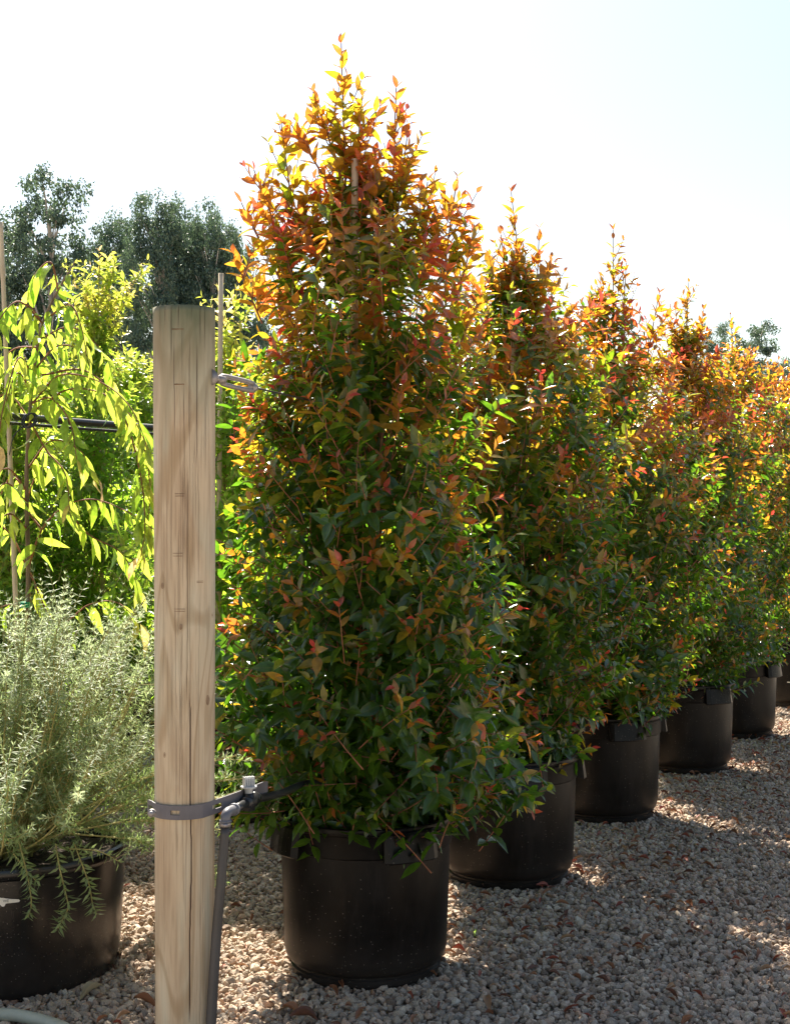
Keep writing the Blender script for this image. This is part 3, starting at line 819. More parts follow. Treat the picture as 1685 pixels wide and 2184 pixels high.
for py in (1130, 1255):
    p = rel(464, py, XD, YD, -0.18); ties.add([(p[0], p[1], p[2] - 0.012), (p[0], p[1], p[2] + 0.012)], (0.02, 0.02), 8)
ties.build('tie', M_green_tie, tD)
potD = [c for c in tD.children if c.name.startswith('pot')][0]
print_on(potD, "py", 0.07, math.radians(-85), 0.33, 0.2595); print_on(potD, "A", 0.04, math.radians(-85), 0.255, 0.2575)
madeG = green_tree(33, 860, PG, [], 0.065)
tG = potted_tree('potted_tree', -2.35, 8.2, 'dense green tree behind the black pipe at the left edge', madeG, 0.0, mats=M_soft, twig=M_green_stem, group='green trees in tubs in the rows behind')
mG = meshes_of(tG)
hidden = 'dense green tree showing only through gaps of the orange tipped hedge row'
for k, (x, y, s, lab) in enumerate([(-0.25, 7.8, 1.0, hidden), (0.35, 8.9, 1.0, hidden), (-1.75, 9.4, 1.13, 'dense green tree glowing behind the pale tipped tree, left of the post'),
                                   (-0.95, 8.75, 1.08, 'green tree behind the bamboo cane right of the post, deep in the rows'), (-0.45, 9.9, 1.0, hidden), (-2.55, 10.6, 1.15, 'farthest green tree behind the black pipe at the left edge'),
                                   (-1.98, 7.2, 1.0, 'dense green tree right behind the weeping one at the left edge'), (-1.35, 11.0, 1.1, 'small patch of green tree seen low in the gap beside the post')]):
    r = potted_tree('potted_tree', x, y, lab, mG, 0.4 * k, rz=1.3 * k + 0.5, group='green trees in tubs in the rows behind')
    r.scale = (s, s, s)

# ------------------------------------------------------------------ weeping tree with long leaves at the left
def weeping():
    X, Y = -1.43, 5.5
    rs = np.random.RandomState(41); LV = Leaves(); tb = Tubes()
    tr = [rel(58, 1700, X, Y), rel(60, 1400, X, Y), rel(62, 1215, X, Y), rel(58, 1050, X, Y), rel(62, 920, X, Y), rel(74, 790, X, Y), rel(92, 690, X, Y), rel(125, 620, X, Y), rel(160, 560, X, Y)]
    main = spline(tr, 8)
    root = empty('potted_tree', (X, Y, 0.0)); tag(root, 'weeping tree with long drooping lime green leaves tied to the black pipe at the left', 'potted tree', 'green trees in tubs in the rows behind')
    add_pot(root, 'tub', 1.0, 0.5)
    Tubes().add(main, (0.012, 0.003), 7).build('trunk', M_bark, root)
    br = []
    def b(pts, dy):
        br.append(spline([rel(px, py, X, Y, dy * k / (len(pts) - 1)) for k, (px, py) in enumerate(pts)], 8))
    b([(92, 690), (60, 650), (20, 660), (-20, 700)], -.1); b([(80, 740), (30, 745), (-15, 790)], .1); b([(100, 680), (150, 650), (175, 700), (185, 760)], -.15)
    b([(74, 790), (120, 740), (165, 745), (200, 800)], .1); b([(70, 860), (130, 800), (215, 815), (280, 870), (318, 960)], -.25); b([(68, 880), (150, 830), (240, 850), (305, 930), (322, 1040)], -.1)
    b([(66, 900), (20, 840), (-30, 870)], .1); b([(62, 1210), (90, 1130), (140, 1080), (200, 1065), (270, 1090), (330, 1130)], -.15); b([(60, 1215), (30, 1150), (-10, 1110), (-50, 1100)], .05)
    b([(60, 1000), (110, 940), (170, 960), (210, 1020)], .15); b([(60, 1050), (20, 1000), (-20, 1020)], -.1); b([(62, 1215), (120, 1330), (190, 1290), (250, 1285), (300, 1330)], -.1)
    b([(62, 1300), (20, 1290), (-30, 1310)], -.1); b([(70, 860), (110, 850), (150, 900), (165, 980)], -.2); b([(90, 800), (180, 790), (250, 850), (285, 940)], .1)
    b([(125, 620), (110, 560), (80, 580), (62, 620)], 0.0); b([(230, 830), (270, 900), (300, 1010), (310, 1120), (300, 1190)], -.2); b([(90, 1130), (60, 1080), (80, 1010), (110, 990)], .1)
    b([(300, 920), (318, 1000), (318, 1100), (305, 1180)], -.05); b([(140, 1080), (190, 1140), (260, 1180), (300, 1260)], .15); b([(66, 900), (100, 960), (140, 1010), (150, 1090)], -.15)
    for k in range(7):
        s = main[rs.randint(20, len(main) - 8)]; a = rs.uniform(0, 6.28); q = rs.uniform(0.15, 0.38)
        e = Vector((q * math.cos(a), q * math.sin(a), -rs.uniform(0, 0.2)))
        br.append(spline([s, s + Vector((e.x * .5, e.y * .5, 0.06)), s + e, s + e * 1.15 + Vector((0, 0, -0.12))], 8))
    br.append(main[36:])
    for pts in br:
        tb.add(pts, (0.0045, 0.0015), 4, cap=False)
        A = np.array([tuple(p) for p in pts]); seg = np.linalg.norm(np.diff(A, axis=0), axis=1); cum = np.r_[0, np.cumsum(seg)]
        nl = int(cum[-1] / 0.026); s = np.linspace(0.06 * cum[-1], cum[-1], nl)
        pos = np.stack([np.interp(s, cum, A[:, i]) for i in range(3)], 1)
        tg = norm(np.stack([np.interp(s + 0.01, cum, A[:, i]) - np.interp(s - 0.01, cum, A[:, i]) for i in range(3)], 1) + 1e-5)
        side = norm(np.cross(tg, np.array([0, 0, 1.0]))); sg = np.where(np.arange(nl) % 2 == 0, 1, -1)[:, None]
        d = norm(side * sg * rs.uniform(0.3, 0.9, (nl, 1)) + tg * 0.5 + np.c_[np.zeros((nl, 2)), -rs.uniform(0.3, 1.5, nl)])
        n = norm(np.array([0, 0, 1.0]) + rs.normal(0, 0.5, (nl, 3)))
        age = rs.uniform(0.3, 0.9, nl) - 0.35 * (s / cum[-1] > 0.92)
        c, t = pal('bright', age)
        LV.add(P=pos, D=d, N=n, L=rs.uniform(0.07, 0.14, nl), R=rs.uniform(0.23, 0.30, nl), B=rs.uniform(0.05, 0.45, nl), C=c, T=t)
    LV.cat()
    rest = place_leaf_parts(LV, root, 'leaf', 300, M_soft, -LV.a['P'][:, 1] + LV.a['L'] * 3 + rs.uniform(0, .3, len(LV.a['L'])), VAR_WEEP)
    fo = link('foliage', LV.mesh('foliage', rest, curl=0.25), M_soft, root); fo['kind'] = 'stuff'
    tb.build('twigs', M_stem, root)
    ck = Tubes(); q0 = Vector(rel(52, 1720, X, Y, -.03)); q1 = Vector(rel(3, 474, X, Y, -.03))
    pts = []; rad = []
    for k in range(60):
        t = k / 59; pts.append(q0.lerp(q1, t)); rad.append(0.0115 - 0.003 * t + (0.0022 if k % 12 == 6 else 0))
    ck.add(pts, rad, 9).build('stake', M_bamboo, root)
    p = rel(52, 1290, X, Y, -.02); Tubes().add([(p[0] + .003, p[1], p[2] - 0.011), (p[0] + .003, p[1], p[2] + 0.011)], (0.021, 0.021), 10).build('tie', M_green_tie, root)
weeping()

# ------------------------------------------------------------------ silver bush in the wide pot
def silver_bush():
    X, Y = -1.215, 4.42
    rs = np.random.RandomState(51); LV = Leaves(); tb = Tubes()
    root = empty('potted_shrub', (X, Y, 0.0)); tag(root, 'silvery grey shrub with fine needle leaves spilling over a wide glossy black pot', 'potted shrub')
    pot = add_pot(root, 'wide', 1.0, 0.0)
    # main stems fan out of the soil
    K0 = 120; th = rs.uniform(0, 6.283, K0); tilt = rs.uniform(0.05, 1.0, K0) ** 0.8
    tips = []; 
    starts = np.c_[0.12 * np.cos(th) * rs.uniform(0, 1, K0), 0.12 * np.sin(th) * rs.uniform(0, 1, K0), np.full(K0, 0.34)]
    h = 0.38 + 0.38 * (1 - 0.7 * tilt ** 2) * rs.uniform(0.75, 1.15, K0)
    rr = 0.76 * tilt * rs.uniform(0.8, 1.1, K0)
    B = []; D = []; Ls = []
    for i in range(K0):
        e = np.array([rr[i] * math.cos(th[i]), rr[i] * math.sin(th[i]), 0.34 + h[i] * (0.95 if tilt[i] < .8 else 0.75)])
        m = starts[i] * 0.5 + e * 0.5 + np.array([rr[i] * .10 * math.cos(th[i]), rr[i] * .10 * math.sin(th[i]), -0.02])
        pts = spline([starts[i], m, e], 8); tb.add(pts, (0.0042, 0.0015), 4, cap=False)
        A = np.array([tuple(p) for p in pts])
        # side shoots along the outer two thirds
        for k in range(20):
            q = rs.uniform(0.25, 1.0); j = int(q * (len(A) - 1)); s = A[j]
            tg = norm(A[min(j + 1, len(A) - 1)] - A[max(j - 1, 0)]); d = norm(tg + rs.normal(0, 0.75, 3) + np.array([0, 0, 0.2]))
            B.append(s); D.append(d); Ls.append(rs.uniform(0.07, 0.20))
        B.append(A[-3]); D.append(norm(A[-1] - A[-3] + np.array([0, 0, 0.01]))); Ls.append(0.2)
    # stray long shoots reaching behind the post
    for (px, py, dy) in [(505, 1612, -.62), (560, 1655, -.55), (490, 1700, -.6), (475, 1770, -.6), (315, 1270, 0), (290, 1300, -.1), (235, 1340, -.2), (60, 1310, -.2), (130, 1320, -.2), (485, 1865, -.6), (300, 1800, -.35)]:
        e = np.array(rel(px, py, X, Y, dy)); s = np.array([e[0] * .3, e[1] * .3, 0.45 + 0.3 * max(0, e[2] - .6)])
        A = np.array([tuple(p) for p in spline([s, (s + e) / 2 + np.array([0, 0, 0.03]), e], 8)])
        tb.add(A, (0.003, 0.0015), 4, cap=False)
        for j in range(5, len(A) - 1):
            tg = norm(A[j + 1] - A[j])
            B.append(A[j]); D.append(tg); Ls.append(np.linalg.norm(A[-1] - A[j]) * 0.3 + 0.03)
            if rs.uniform() < 0.8: B.append(A[j]); D.append(norm(tg + rs.normal(0, .5, 3))); Ls.append(rs.uniform(0.04, 0.1))
    B = np.array(B); D = np.array(D); Ls = np.array(Ls); U = np.c_[rs.normal(0, .2, (len(B), 2)), rs.normal(0.2, 0.2, len(B))]
    hh = np.clip((B[:, 2] - 0.45) / 0.6, 0, 1)
    shoots(rs, LV, B, D, Ls, U, np.clip(0.35 + 0.5 * hh + rs.normal(0, .15, len(B)), 0, 1), 0.0175, 0.025, 0.20, 'grey', whorl=4, ang=(35, 78), droop=0.0, bend=0.05)
    shoot_stems(tb, B, D, Ls, U, 0.001, 3)
    # three sprays hang over the rim
    for c in ([(40, 1790), (52, 1835), (62, 1880), (68, 1925), (62, 1955)], [(120, 1800), (128, 1850), (140, 1900), (146, 1935), (135, 1960), (125, 1980)],
              [(160, 1800), (182, 1860), (192, 1890), (198, 1925), (205, 1945)], [(30, 1820), (60, 1860), (85, 1885)], [(150, 1810), (210, 1815), (260, 1840)]):
        pts = spline([rel(px, py, X, Y, -0.36 - 0.045 * min(1, k)) for k, (px, py) in enumerate(c)], 6)
        A = np.array([tuple(p) for p in pts]); tb.add(A, (0.0022, 0.0012), 4, cap=False)
        Bs, Ds, Lz = [], [], []
        for j in range(0, len(A) - 1, 2):
            Bs.append(A[j]); Ds.append(norm(A[j + 1] - A[j])); Lz.append(0.013)
        n = len(Bs); shoots(rs, LV, np.array(Bs), np.array(Ds), np.array(Lz), np.zeros((n, 3)), np.full(n, 0.3), 0.0135, 0.055, 0.22, 'grey', whorl=3, ang=(60, 75), droop=0.0, first=-1)
    LV.cat()
    fo = link('foliage', LV.mesh('foliage', None, fine=False), M_grey, root); fo['kind'] = 'stuff'
    tb.build('stems', M_green_stem, root)
    # a printed mark at the left of the pot: pale tongue with small dark letters
    ang = math.radians(-90) + 0.0
    c = rel(0, 1925, X, Y, -.37)
    a0 = math.atan2(-0.366, c[0]); z0 = c[2]
    pl = [(-0.09, 0.020), (0.0, 0.012), (0.030, 0.006), (0.052, 0.003), (0.056, -0.001), (0.053, -0.005), (0.016, -0.006), (0.012, -0.014), (0.006, -0.014), (-0.004, -0.004), (-0.09, 0.0)]
    me = mesh_py('printed_mark', [(x, y, 0.0004) for x, y in pl], [tuple(range(len(pl)))[::-1]])
    bm = bmesh.new(); bm.from_mesh(me); bmesh.ops.triangulate(bm, faces=bm.faces); bm.to_mesh(me); bm.free()
    link('printed_mark', wrap(me, 0.3725, a0, z0), M_print, pot)
    link('lettering', wrap(text_mesh('WE', 0.011, 0.0004), 0.3728, a0 + 0.045, z0 + 0.001), M_dark_print, pot)
silver_bush()

# ------------------------------------------------------------------ timber post and its fittings
PX, PY, PR = -0.526, 3.56, 0.0755
def post():
    rs = np.random.RandomState(61)
    nc, nr = 330, 130; H = 1.914
    zs = np.linspace(-0.03, H, nr)
    th = np.arange(nc) * 2 * math.pi / nc
    R = np.zeros((nr, nc)); C = np.zeros((nr, nc))
    for i, z in enumerate(zs):
        R[i] = PR * (0.965 + 0.030 * z) + 0.0007 * np.sin(3 * th + z * 2) + 0.0004 * np.sin(9 * th + 5 * z)
    def crack(px, y0, y1, w=1, depth=0.004, wob=0.6, strength=1.0):
        z0 = CAMZ - (y1 - 1097) / FPX * (PY - PR); z1 = CAMZ - (y0 - 1097) / FPX * (PY - PR)
        x = (px - 842.5) / FPX * (PY - PR) - PX
        a = math.atan2(-math.sqrt(max(PR ** 2 - x * x, 1e-6)), x)
        c0 = (a % (2 * math.pi)) / (2 * math.pi) * nc; ph = rs.uniform(0, 6)
        for i, z in enumerate(zs):
            if z0 <= z <= z1:
                e = min(1, (z - z0) / 0.05, (z1 - z) / 0.05) if z1 < H - 0.01 else min(1, (z - z0) / 0.05)
                c = int(round(c0 + wob * math.sin(z * 5 + ph) + 0.4 * wob * math.sin(z * 17 + ph)))
                for k in range(w):
                    R[i, (c + k) % nc] -= depth * max(e, 0.15); C[i, (c + k) % nc] = max(C[i, (c + k) % nc], strength * max(0.3, e))
    crack(405, 1480, 2184, 2, 0.006, 2.2); crack(400, 1000, 1500, 1, 0.003, 1.2, .45); crack(382, 655, 700, 1, .006, 0, 1); crack(408, 655, 676, 1, .006, 0, 1)
    crack(372, 715, 940, 1, .002, .2, .8); crack(393, 815, 935, 1, .002, .2, .7); crack(419, 735, 1000, 1, .003, .5, .8); crack(436, 800, 1020, 1, .003, .6, .6)
    for x in (341, 352, 366, 425, 433, 446): crack(x, 655, 655 + rs.uniform(25, 130), 1, 0.005, .3, .9)
    for k in range(70):
        x = rs.uniform(334, 452); y0 = rs.uniform(650, 2000); crack(x, y0, y0 + rs.uniform(80, 420), 1, 0.0015, rs.uniform(.4, 1.6), rs.uniform(0.12, 0.4))
    for k in range(40):                                              # and round the back
        c = rs.randint(0, nc // 2); i0 = rs.randint(0, nr - 20); 
        for i in range(i0, min(nr, i0 + rs.randint(10, 40))): R[i, c] -= 0.002; C[i, c] = 0.6
    V = np.stack([R * np.cos(th), R * np.sin(th), np.repeat(zs[:, None], nc, 1)], -1).reshape(-1, 3)
    i = np.arange(nr - 1)[:, None] * nc; j = np.arange(nc)[None]; k = (j + 1) % nc
    T = np.concatenate([np.stack([i + j, i + k, i + nc + k], -1).reshape(-1, 3), np.stack([i + j, i + nc + k, i + nc + j], -1).reshape(-1, 3)])
    top = np.array([[0, 0, H + 0.001]]); ci = len(V); V = np.concatenate([V, top]); b0 = (nr - 1) * nc
    jj = np.arange(nc); T = np.concatenate([T, np.stack([np.full(nc, ci), b0 + jj, b0 + (jj + 1) % nc], -1)])
    Cc = np.concatenate([C.reshape(-1), [0.1]])
    root = empty('timber_post', (PX, PY, 0)); tag(root, 'round weathered pine post with long drying cracks, in front of the potted trees', 'post')
    me = mesh_np('shaft', V, T, {'crack': np.repeat(Cc[:, None], 3, 1)})
    link('shaft', me, M_wood, root)
    # shallow incising slots from the treatment plant: short slits with raised lips
    sl = Tubes()
    def slot(px, py, wpx, hpx):
        f = PY - PR
        for (xa, ya, xb, yb) in ((px, py, px + wpx, py), (px, py + hpx, px + wpx, py + hpx)):
            pts = []
            for q in range(5):
                x = (xa + (xb - xa) * q / 4 - 842.5) / FPX * f - PX; z = CAMZ - (ya - 1097) / FPX * f
                rr = PR * (0.965 + 0.030 * z); pts.append((x, -math.sqrt(rr * rr - x * x) + 0.0002, z))
            sl.add(pts, (0.0005, 0.0005), 4)
    for a in ((366, 701, 27, 2), (372, 819, 22, 1), (374, 1053, 20, 5), (369, 1180, 21, 6), (371, 1299, 24, 5), (419, 1240, 12, 3)): slot(*a)
    sl.build('incised_slot', bark('slot_wood', (0.10, 0.045, 0.02), (0.20, 0.09, 0.04), 60), root)
    # two knots
    for (px, py, s) in ((345, 1250, 0.006), (440, 1497, 0.009), (447, 1315, 0.005), (386, 1337, 0.005), (350, 1612, 0.005)):
        f = PY - PR; x = (px - 842.5) / FPX * f - PX; z = CAMZ - (py - 1097) / FPX * f; rr = PR * (0.965 + 0.03 * z); y = -math.sqrt(max(rr * rr - x * x, 1e-5))
        nrm = Vector((x, y, 0)).normalized(); tv = Vector((-nrm.y, nrm.x, 0)); V2 = []; F2 = []
        for ring, (q, d) in enumerate(((1.0, -0.0002), (0.8, 0.0010), (0.55, 0.0003), (0.3, 0.0012))):
            for k in range(14):
                a = k / 14 * 6.283; V2.append(tuple(Vector((x, y, z)) + tv * (s * q * 0.8 * math.cos(a)) + Vector((0, 0, s * q * 1.5 * math.sin(a))) + nrm * d))
        for r_ in range(3):
            for k in range(14): F2.append((r_ * 14 + k, r_ * 14 + (k + 1) % 14, (r_ + 1) * 14 + (k + 1) % 14, (r_ + 1) * 14 + k))
        F2.append(tuple(42 + k for k in range(14)))
        link('knot', mesh_py('knot', V2, F2), [bark('knot_wood', (0.17, 0.10, 0.055), (0.34, 0.24, 0.15), 200)], root, True)
post()

def strap():
    z0 = CAMZ - (1733 - 1097) / FPX * (PY - PR)
    # path seen from above: left ear, round the front, off to the right and back
    path = []
    r = PR * 0.985 + 0.004
    path += [Vector((PX - 0.092, PY + 0.012, 0)), Vector((PX - 0.086, PY - 0.006, 0))]
    for k in range(0, 15):
        a = math.radians(196 + k * 8.2); path.append(Vector((PX + r * math.cos(a), PY + r * math.sin(a), 0)))
    e = P(570, 1683, 3.80); last = path[-1]
    for k in range(1, 15): 
        t = k / 14; q = last.lerp(Vector((e.x, e.y, 0)), t); q.y -= 0.012 * math.sin(t * math.pi); path.append(q)
    n = len(path); V = []; F = []
    hz = 0.0175
    rows = [hz, 0.0055, -0.0055, -hz]
    acc = 0; ds = [0]
    for k in range(1, n): acc += (path[k] - path[k - 1]).length; ds.append(acc)
    for k, p in enumerate(path):
        tg = (path[min(k + 1, n - 1)] - path[max(k - 1, 0)]).normalized(); nn = Vector((tg.y, -tg.x, 0))
        lift = 0.0 if k < n * 0.4 else 0.006 * (k / n - 0.4)
        for s in (0, 1):
            for h in rows:
                hh = h * (0.8 if k in (0, n - 1) else 1)
                V.append(tuple(p + nn * (0.0028 * s) + Vector((0, 0, z0 + hh + lift))))
    slots = {1, 2, 9, 10, 18, 19}
    def id(k, s, r_): return k * 8 + s * 4 + r_
    for k in range(n - 1):
        for r_ in range(3):
            if r_ == 1 and k in slots:
                F.append((id(k, 0, 1), id(k + 1, 0, 1), id(k + 1, 1, 1), id(k, 1, 1))); F.append((id(k, 0, 2), id(k, 1, 2), id(k + 1, 1, 2), id(k + 1, 0, 2)))
                if k - 1 not in slots: F.append((id(k, 0, 1), id(k, 1, 1), id(k, 1, 2), id(k, 0, 2)))
                if k + 1 not in slots: F.append((id(k + 1, 0, 1), id(k + 1, 0, 2), id(k + 1, 1, 2), id(k + 1, 1, 1)))
                continue
            F.append((id(k, 0, r_), id(k, 0, r_ + 1), id(k + 1, 0, r_ + 1), id(k + 1, 0, r_)))
            F.append((id(k, 1, r_), id(k + 1, 1, r_), id(k + 1, 1, r_ + 1), id(k, 1, r_ + 1)))
        F.append((id(k, 0, 0), id(k + 1, 0, 0), id(k + 1, 1, 0), id(k, 1, 0))); F.append((id(k, 0, 3), id(k, 1, 3), id(k + 1, 1, 3), id(k + 1, 0, 3)))
    for k in (0, n - 1):
        for r_ in range(3): F.append((id(k, 0, r_), id(k, 1, r_), id(k, 1, r_ + 1), id(k, 0, r_ + 1)))
    root = empty('pipe_strap', (0, 0, 0)); tag(root, 'grey slotted plastic strap bolted round the lower timber post', 'strap')
    link('band', mesh_py('band', V, F), M_strap, root)
    b = P(325, 1734, PY - 0.07); t = Tubes(); t.add([(b.x, b.y - 0.004, b.z), (b.x, b.y - 0.014, b.z)], (0.008, 0.007), 6); t.add([(b.x, b.y + 0.004, b.z), (b.x, b.y - 0.006, b.z)], (0.010, 0.010), 14)
    t.build('bolt', M_galv, root)
strap()

def riser():
    root = empty('irrigation_riser', (0, 0, 0)); tag(root, 'black irrigation hose with grey elbow and pale tap beside the timber post', 'irrigation pipe')
    Y = 3.50
    h = spline([P(448, 2330, 3.48), P(451, 2180, 3.50), P(462, 2000, 3.51), P(472, 1880, 3.51), P(481, 1765, 3.52)], 8)
    Tubes().add(h, (0.0135, 0.0115), 16).build('hose', M_hose, root)
    c = P(481, 1757, 3.52); cl = Tubes(); cl.add([(c.x, c.y, c.z - 0.006), (c.x, c.y, c.z + 0.006)], (0.0145, 0.0145), 18); cl.add([(c.x + 0.008, c.y - 0.017, c.z), (c.x - 0.004, c.y - 0.017, c.z)], (0.0045, 0.0045), 8)
    cl.build('hose_clamp', M_galv, root)
    e = spline([P(482, 1757, 3.52), P(482, 1742, 3.52), P(486, 1733, 3.53), P(494, 1729, 3.55), P(500, 1726, 3.57)], 5)
    el = Tubes(); el.add(e, (0.0125, 0.0125), 14); q = e[-1]; d = (e[-1] - e[-2]).normalized(); el.add([q - d * 0.008, q + d * 0.004], (0.0155, 0.0155), 14)
    q = e[0]; el.add([q + Vector((0, 0, .004)), q + Vector((0, 0, .010))], (0.0155, 0.0155), 14)
    el.build('elbow', M_fitting, root)
    Tubes().add([P(498, 1727, 3.565), P(512, 1720, 3.61), P(530, 1711, 3.66)], (0.0105, 0.0115), 14).build('short_pipe', M_pipe, root)
    v = Tubes(); a, b_ = P(522, 1714, 3.645), P(540, 1705, 3.70); v.add([a, a.lerp(b_, .3), a.lerp(b_, .7), b_], (0.016, 0.020), 16); cn = a.lerp(b_, .5)
    v.add([cn + Vector((0, 0, -0.022)), cn + Vector((0, 0, 0.022))], (0.017, 0.013), 14); v.add([b_, b_ + (b_ - a).normalized() * 0.02], (0.019, 0.019), 6)
    v.build('valve', M_pipe, root)
    # tap: collar, hub and a ribbed wing handle
    V = []; F = []
    def box(c, sx, sy, sz, rz=0.0):
        i = len(V); cc, ss = math.cos(rz), math.sin(rz)
        for dz in (-1, 1):
            for dx, dy in ((-1, -1), (1, -1), (1, 1), (-1, 1)):
                f = 1.0 if dz < 0 else 0.88
                x, y = dx * sx * f, dy * sy * f; V.append((c[0] + x * cc - y * ss, c[1] + x * ss + y * cc, c[2] + dz * sz))
        for f in ((0, 3, 2, 1), (4, 5, 6, 7), (0, 1, 5, 4), (1, 2, 6, 5), (2, 3, 7, 6), (3, 0, 4, 7)): F.append(tuple(i + k for k in f))
    tz = cn + Vector((0, 0, 0.030))
    n = 18; i0 = len(V)
    for (r, z) in ((0.010, -0.008), (0.011, 0.004), (0.021, 0.006), (0.021, 0.010), (0.012, 0.011)):
        for k in range(n): V.append((tz.x + r * math.cos(k / n * 6.283), tz.y + r * math.sin(k / n * 6.283), tz.z + z))
    for r_ in range(4):
        for k in range(n): F.append((i0 + r_ * n + k, i0 + r_ * n + (k + 1) % n, i0 + (r_ + 1) * n + (k + 1) % n, i0 + (r_ + 1) * n + k))
    box((tz.x, tz.y, tz.z + 0.020), 0.015, 0.006, 0.010, 0.5)
    for k in range(-2, 3): box((tz.x + 0.0062 * k * math.cos(.5) , tz.y + 0.0062 * k * math.sin(.5) - 0.001, tz.z + 0.0225), 0.0014, 0.0085, 0.012, 0.5)
    link('tap_handle', mesh_py('tap_handle', V, F), M_tap, root)
    s = spline([P(540, 1705, 3.70), P(575, 1698, 3.80), P(610, 1688, 3.92), P(650, 1672, 4.08), P(700, 1668, 4.2)], 6)
    Tubes().add(s, (0.0105, 0.0105), 12).build('supply_pipe', M_pipe, root)
riser()

def turnbuckle():
    root = empty('turnbuckle', (0, 0, 0)); tag(root, 'galvanised turnbuckle bolted to the upper right side of the timber post', 'turnbuckle')
    a = P(451, 805, 3.535); dirn = (P(556, 829, 3.78) - P(462, 807, 3.56)).normalized()
    w = Tubes(); w.add([a - dirn * 0.002, a + dirn * 0.003, a + dirn * 0.005], (0.0205, 0.017), 22); w.build('washer', M_galv, root)
    nt = Tubes(); nt.add([a + dirn * 0.005, a + dirn * 0.016], (0.0125, 0.0118), 6); nt.build('nut', M_galv, root)
    r = Tubes(); s0 = a + dirn * 0.014; r.add([s0, s0 + dirn * 0.05], (0.0068, 0.0068), 10); r.build('threaded_rod', M_galv, root)
    b = Tubes(); s1 = s0 + dirn * 0.022; up = Vector((0, 0, 1)); L = 0.20
    b.add([s1, s1 + dirn * 0.012, s1 + dirn * 0.022], (0.0095, 0.0125), 12)
    for sg in (1, -1):
        o = up * (0.0105 * sg)
        b.add(spline([s1 + dirn * 0.012 + o * .4, s1 + dirn * 0.035 + o, s1 + dirn * (L - 0.03) + o, s1 + dirn * (L - 0.01) + o * .4], 5), (0.0066, 0.0066), 8)
    b.add([s1 + dirn * (L - 0.02), s1 + dirn * L], (0.0125, 0.0095), 12)
    b.build('frame', M_galv, root)
    e = s1 + dirn * L; Tubes().add([e, e + dirn * 0.05, e + dirn * 1.6], (0.003, 0.0022), 6).build('wire', M_pipe, root)
turnbuckle()

# ------------------------------------------------------------------ black pipes, ties, hose
def line_pipe(a, b, r, label, sag=0.02):
    a = Vector(a); b = Vector(b); pts = []
    for k in range(25):
        t = k / 24; p = a.lerp(b, t); p.z -= sag * math.sin(t * math.pi * 3) ** 2 * 0.5; pts.append(p)
    tb = Tubes(); tb.add(pts, (r, r), 12); o = tb.build('pipe', M_pipe, None); tag(o, label, 'pipe', 'black pipes strung along the rows')
    return pts
line_pipe((-2.12, 4.25, 1.78), (3.0, 13.2, 1.79), 0.0145, 'thick black poly pipe crossing behind the post at the height of its upper part')
line_pipe((-2.12, 4.27, 1.755), (3.0, 13.22, 1.765), 0.0062, 'thin black line strapped right under the thick black pipe')
line_pipe((-3.2, 5.5, 1.745), (2.2, 14.0, 1.75), 0.012, 'lower black pipe seen far behind the lime green leaves on the left')
def cable_tie(px, py, Y, label):
    c = P(px, py, Y); tb = Tubes()
    pts = [c + Vector((0.024 * math.cos(a), 0.010 * math.sin(a), 0.028 * math.sin(a) + 0.006 * math.cos(a))) for a in np.linspace(0, 6.28, 14)]
    tb.add(pts, (0.0035, 0.0035), 6)
    pts = [p + Vector((0.010, -0.01, 0.0)) for p in pts]; tb.add(pts, (0.0035, 0.0035), 6)
    tb.add(spline([c + Vector((-0.015, -0.01, -0.02)), c + Vector((-0.05, -0.02, -0.06)), c + Vector((-0.07, -0.01, -0.13))], 5), (0.003, 0.002), 6)
    tag(tb.build('cable_tie', M_pipe), label, 'tie')
cable_tie(62, 897, 5.36, 'black twisted tie knotting the bamboo cane to the black pipe')
cable_tie(490, 940, 6.45, 'black tie with long tail hanging from the pipe right of the post')
def pale_hose():
    pts = spline([P(-330, 2150, 3.9), P(-150, 2140, 3.92), P(0, 2140, 3.93), P(70, 2155, 3.90), P(150, 2185, 3.80), P(230, 2250, 3.6), P(300, 2380, 3.3)], 8)
    pts = [Vector((p.x, p.y, 0.018)) for p in pts]
    # rest each point on the gravel under its place in plan
    tag(Tubes().add(pts, (0.0175, 0.0175), 16).build('hose', M_whitehose), 'pale cream hose lying on the gravel in front of the wide pot', 'hose')
pale_hose()

# ------------------------------------------------------------------ dry leaves on the gravel
def dry_leaf_mesh(rs, L):
    n, w = 7, 5; V = []; F = []; k0 = rs.uniform(0.3, 1.1); tw = rs.uniform(-1, 1)
    for i in range(n):
        t = i / (n - 1); hw = 0.20 * L * math.sin(math.pi * min(1, t * 0.93 + 0.04)) ** 0.8
        for j in range(w):
            s = (j / (w - 1) - 0.5) * 2
            V.append((s * hw * math.cos(s * k0) + rs.normal(0, .01) * L, (t - 0.5) * L, 0.012 + 0.30 * L * k0 * s * s * math.sin(math.pi * t) + 0.10 * L * math.sin(t * 3 + tw) + s * tw * 0.06 * L + rs.normal(0, .012) * L))
    for i in range(n - 1):
        for j in range(w - 1): F.append((i * w + j, i * w + j + 1, (i + 1) * w + j + 1, (i + 1) * w + j))
    return V, F
DRYC = [(0.22, 0.085, 0.035), (0.30, 0.13, 0.06), (0.14, 0.055, 0.03), (0.36, 0.20, 0.10), (0.26, 0.06, 0.03), (0.34, 0.27, 0.16)]
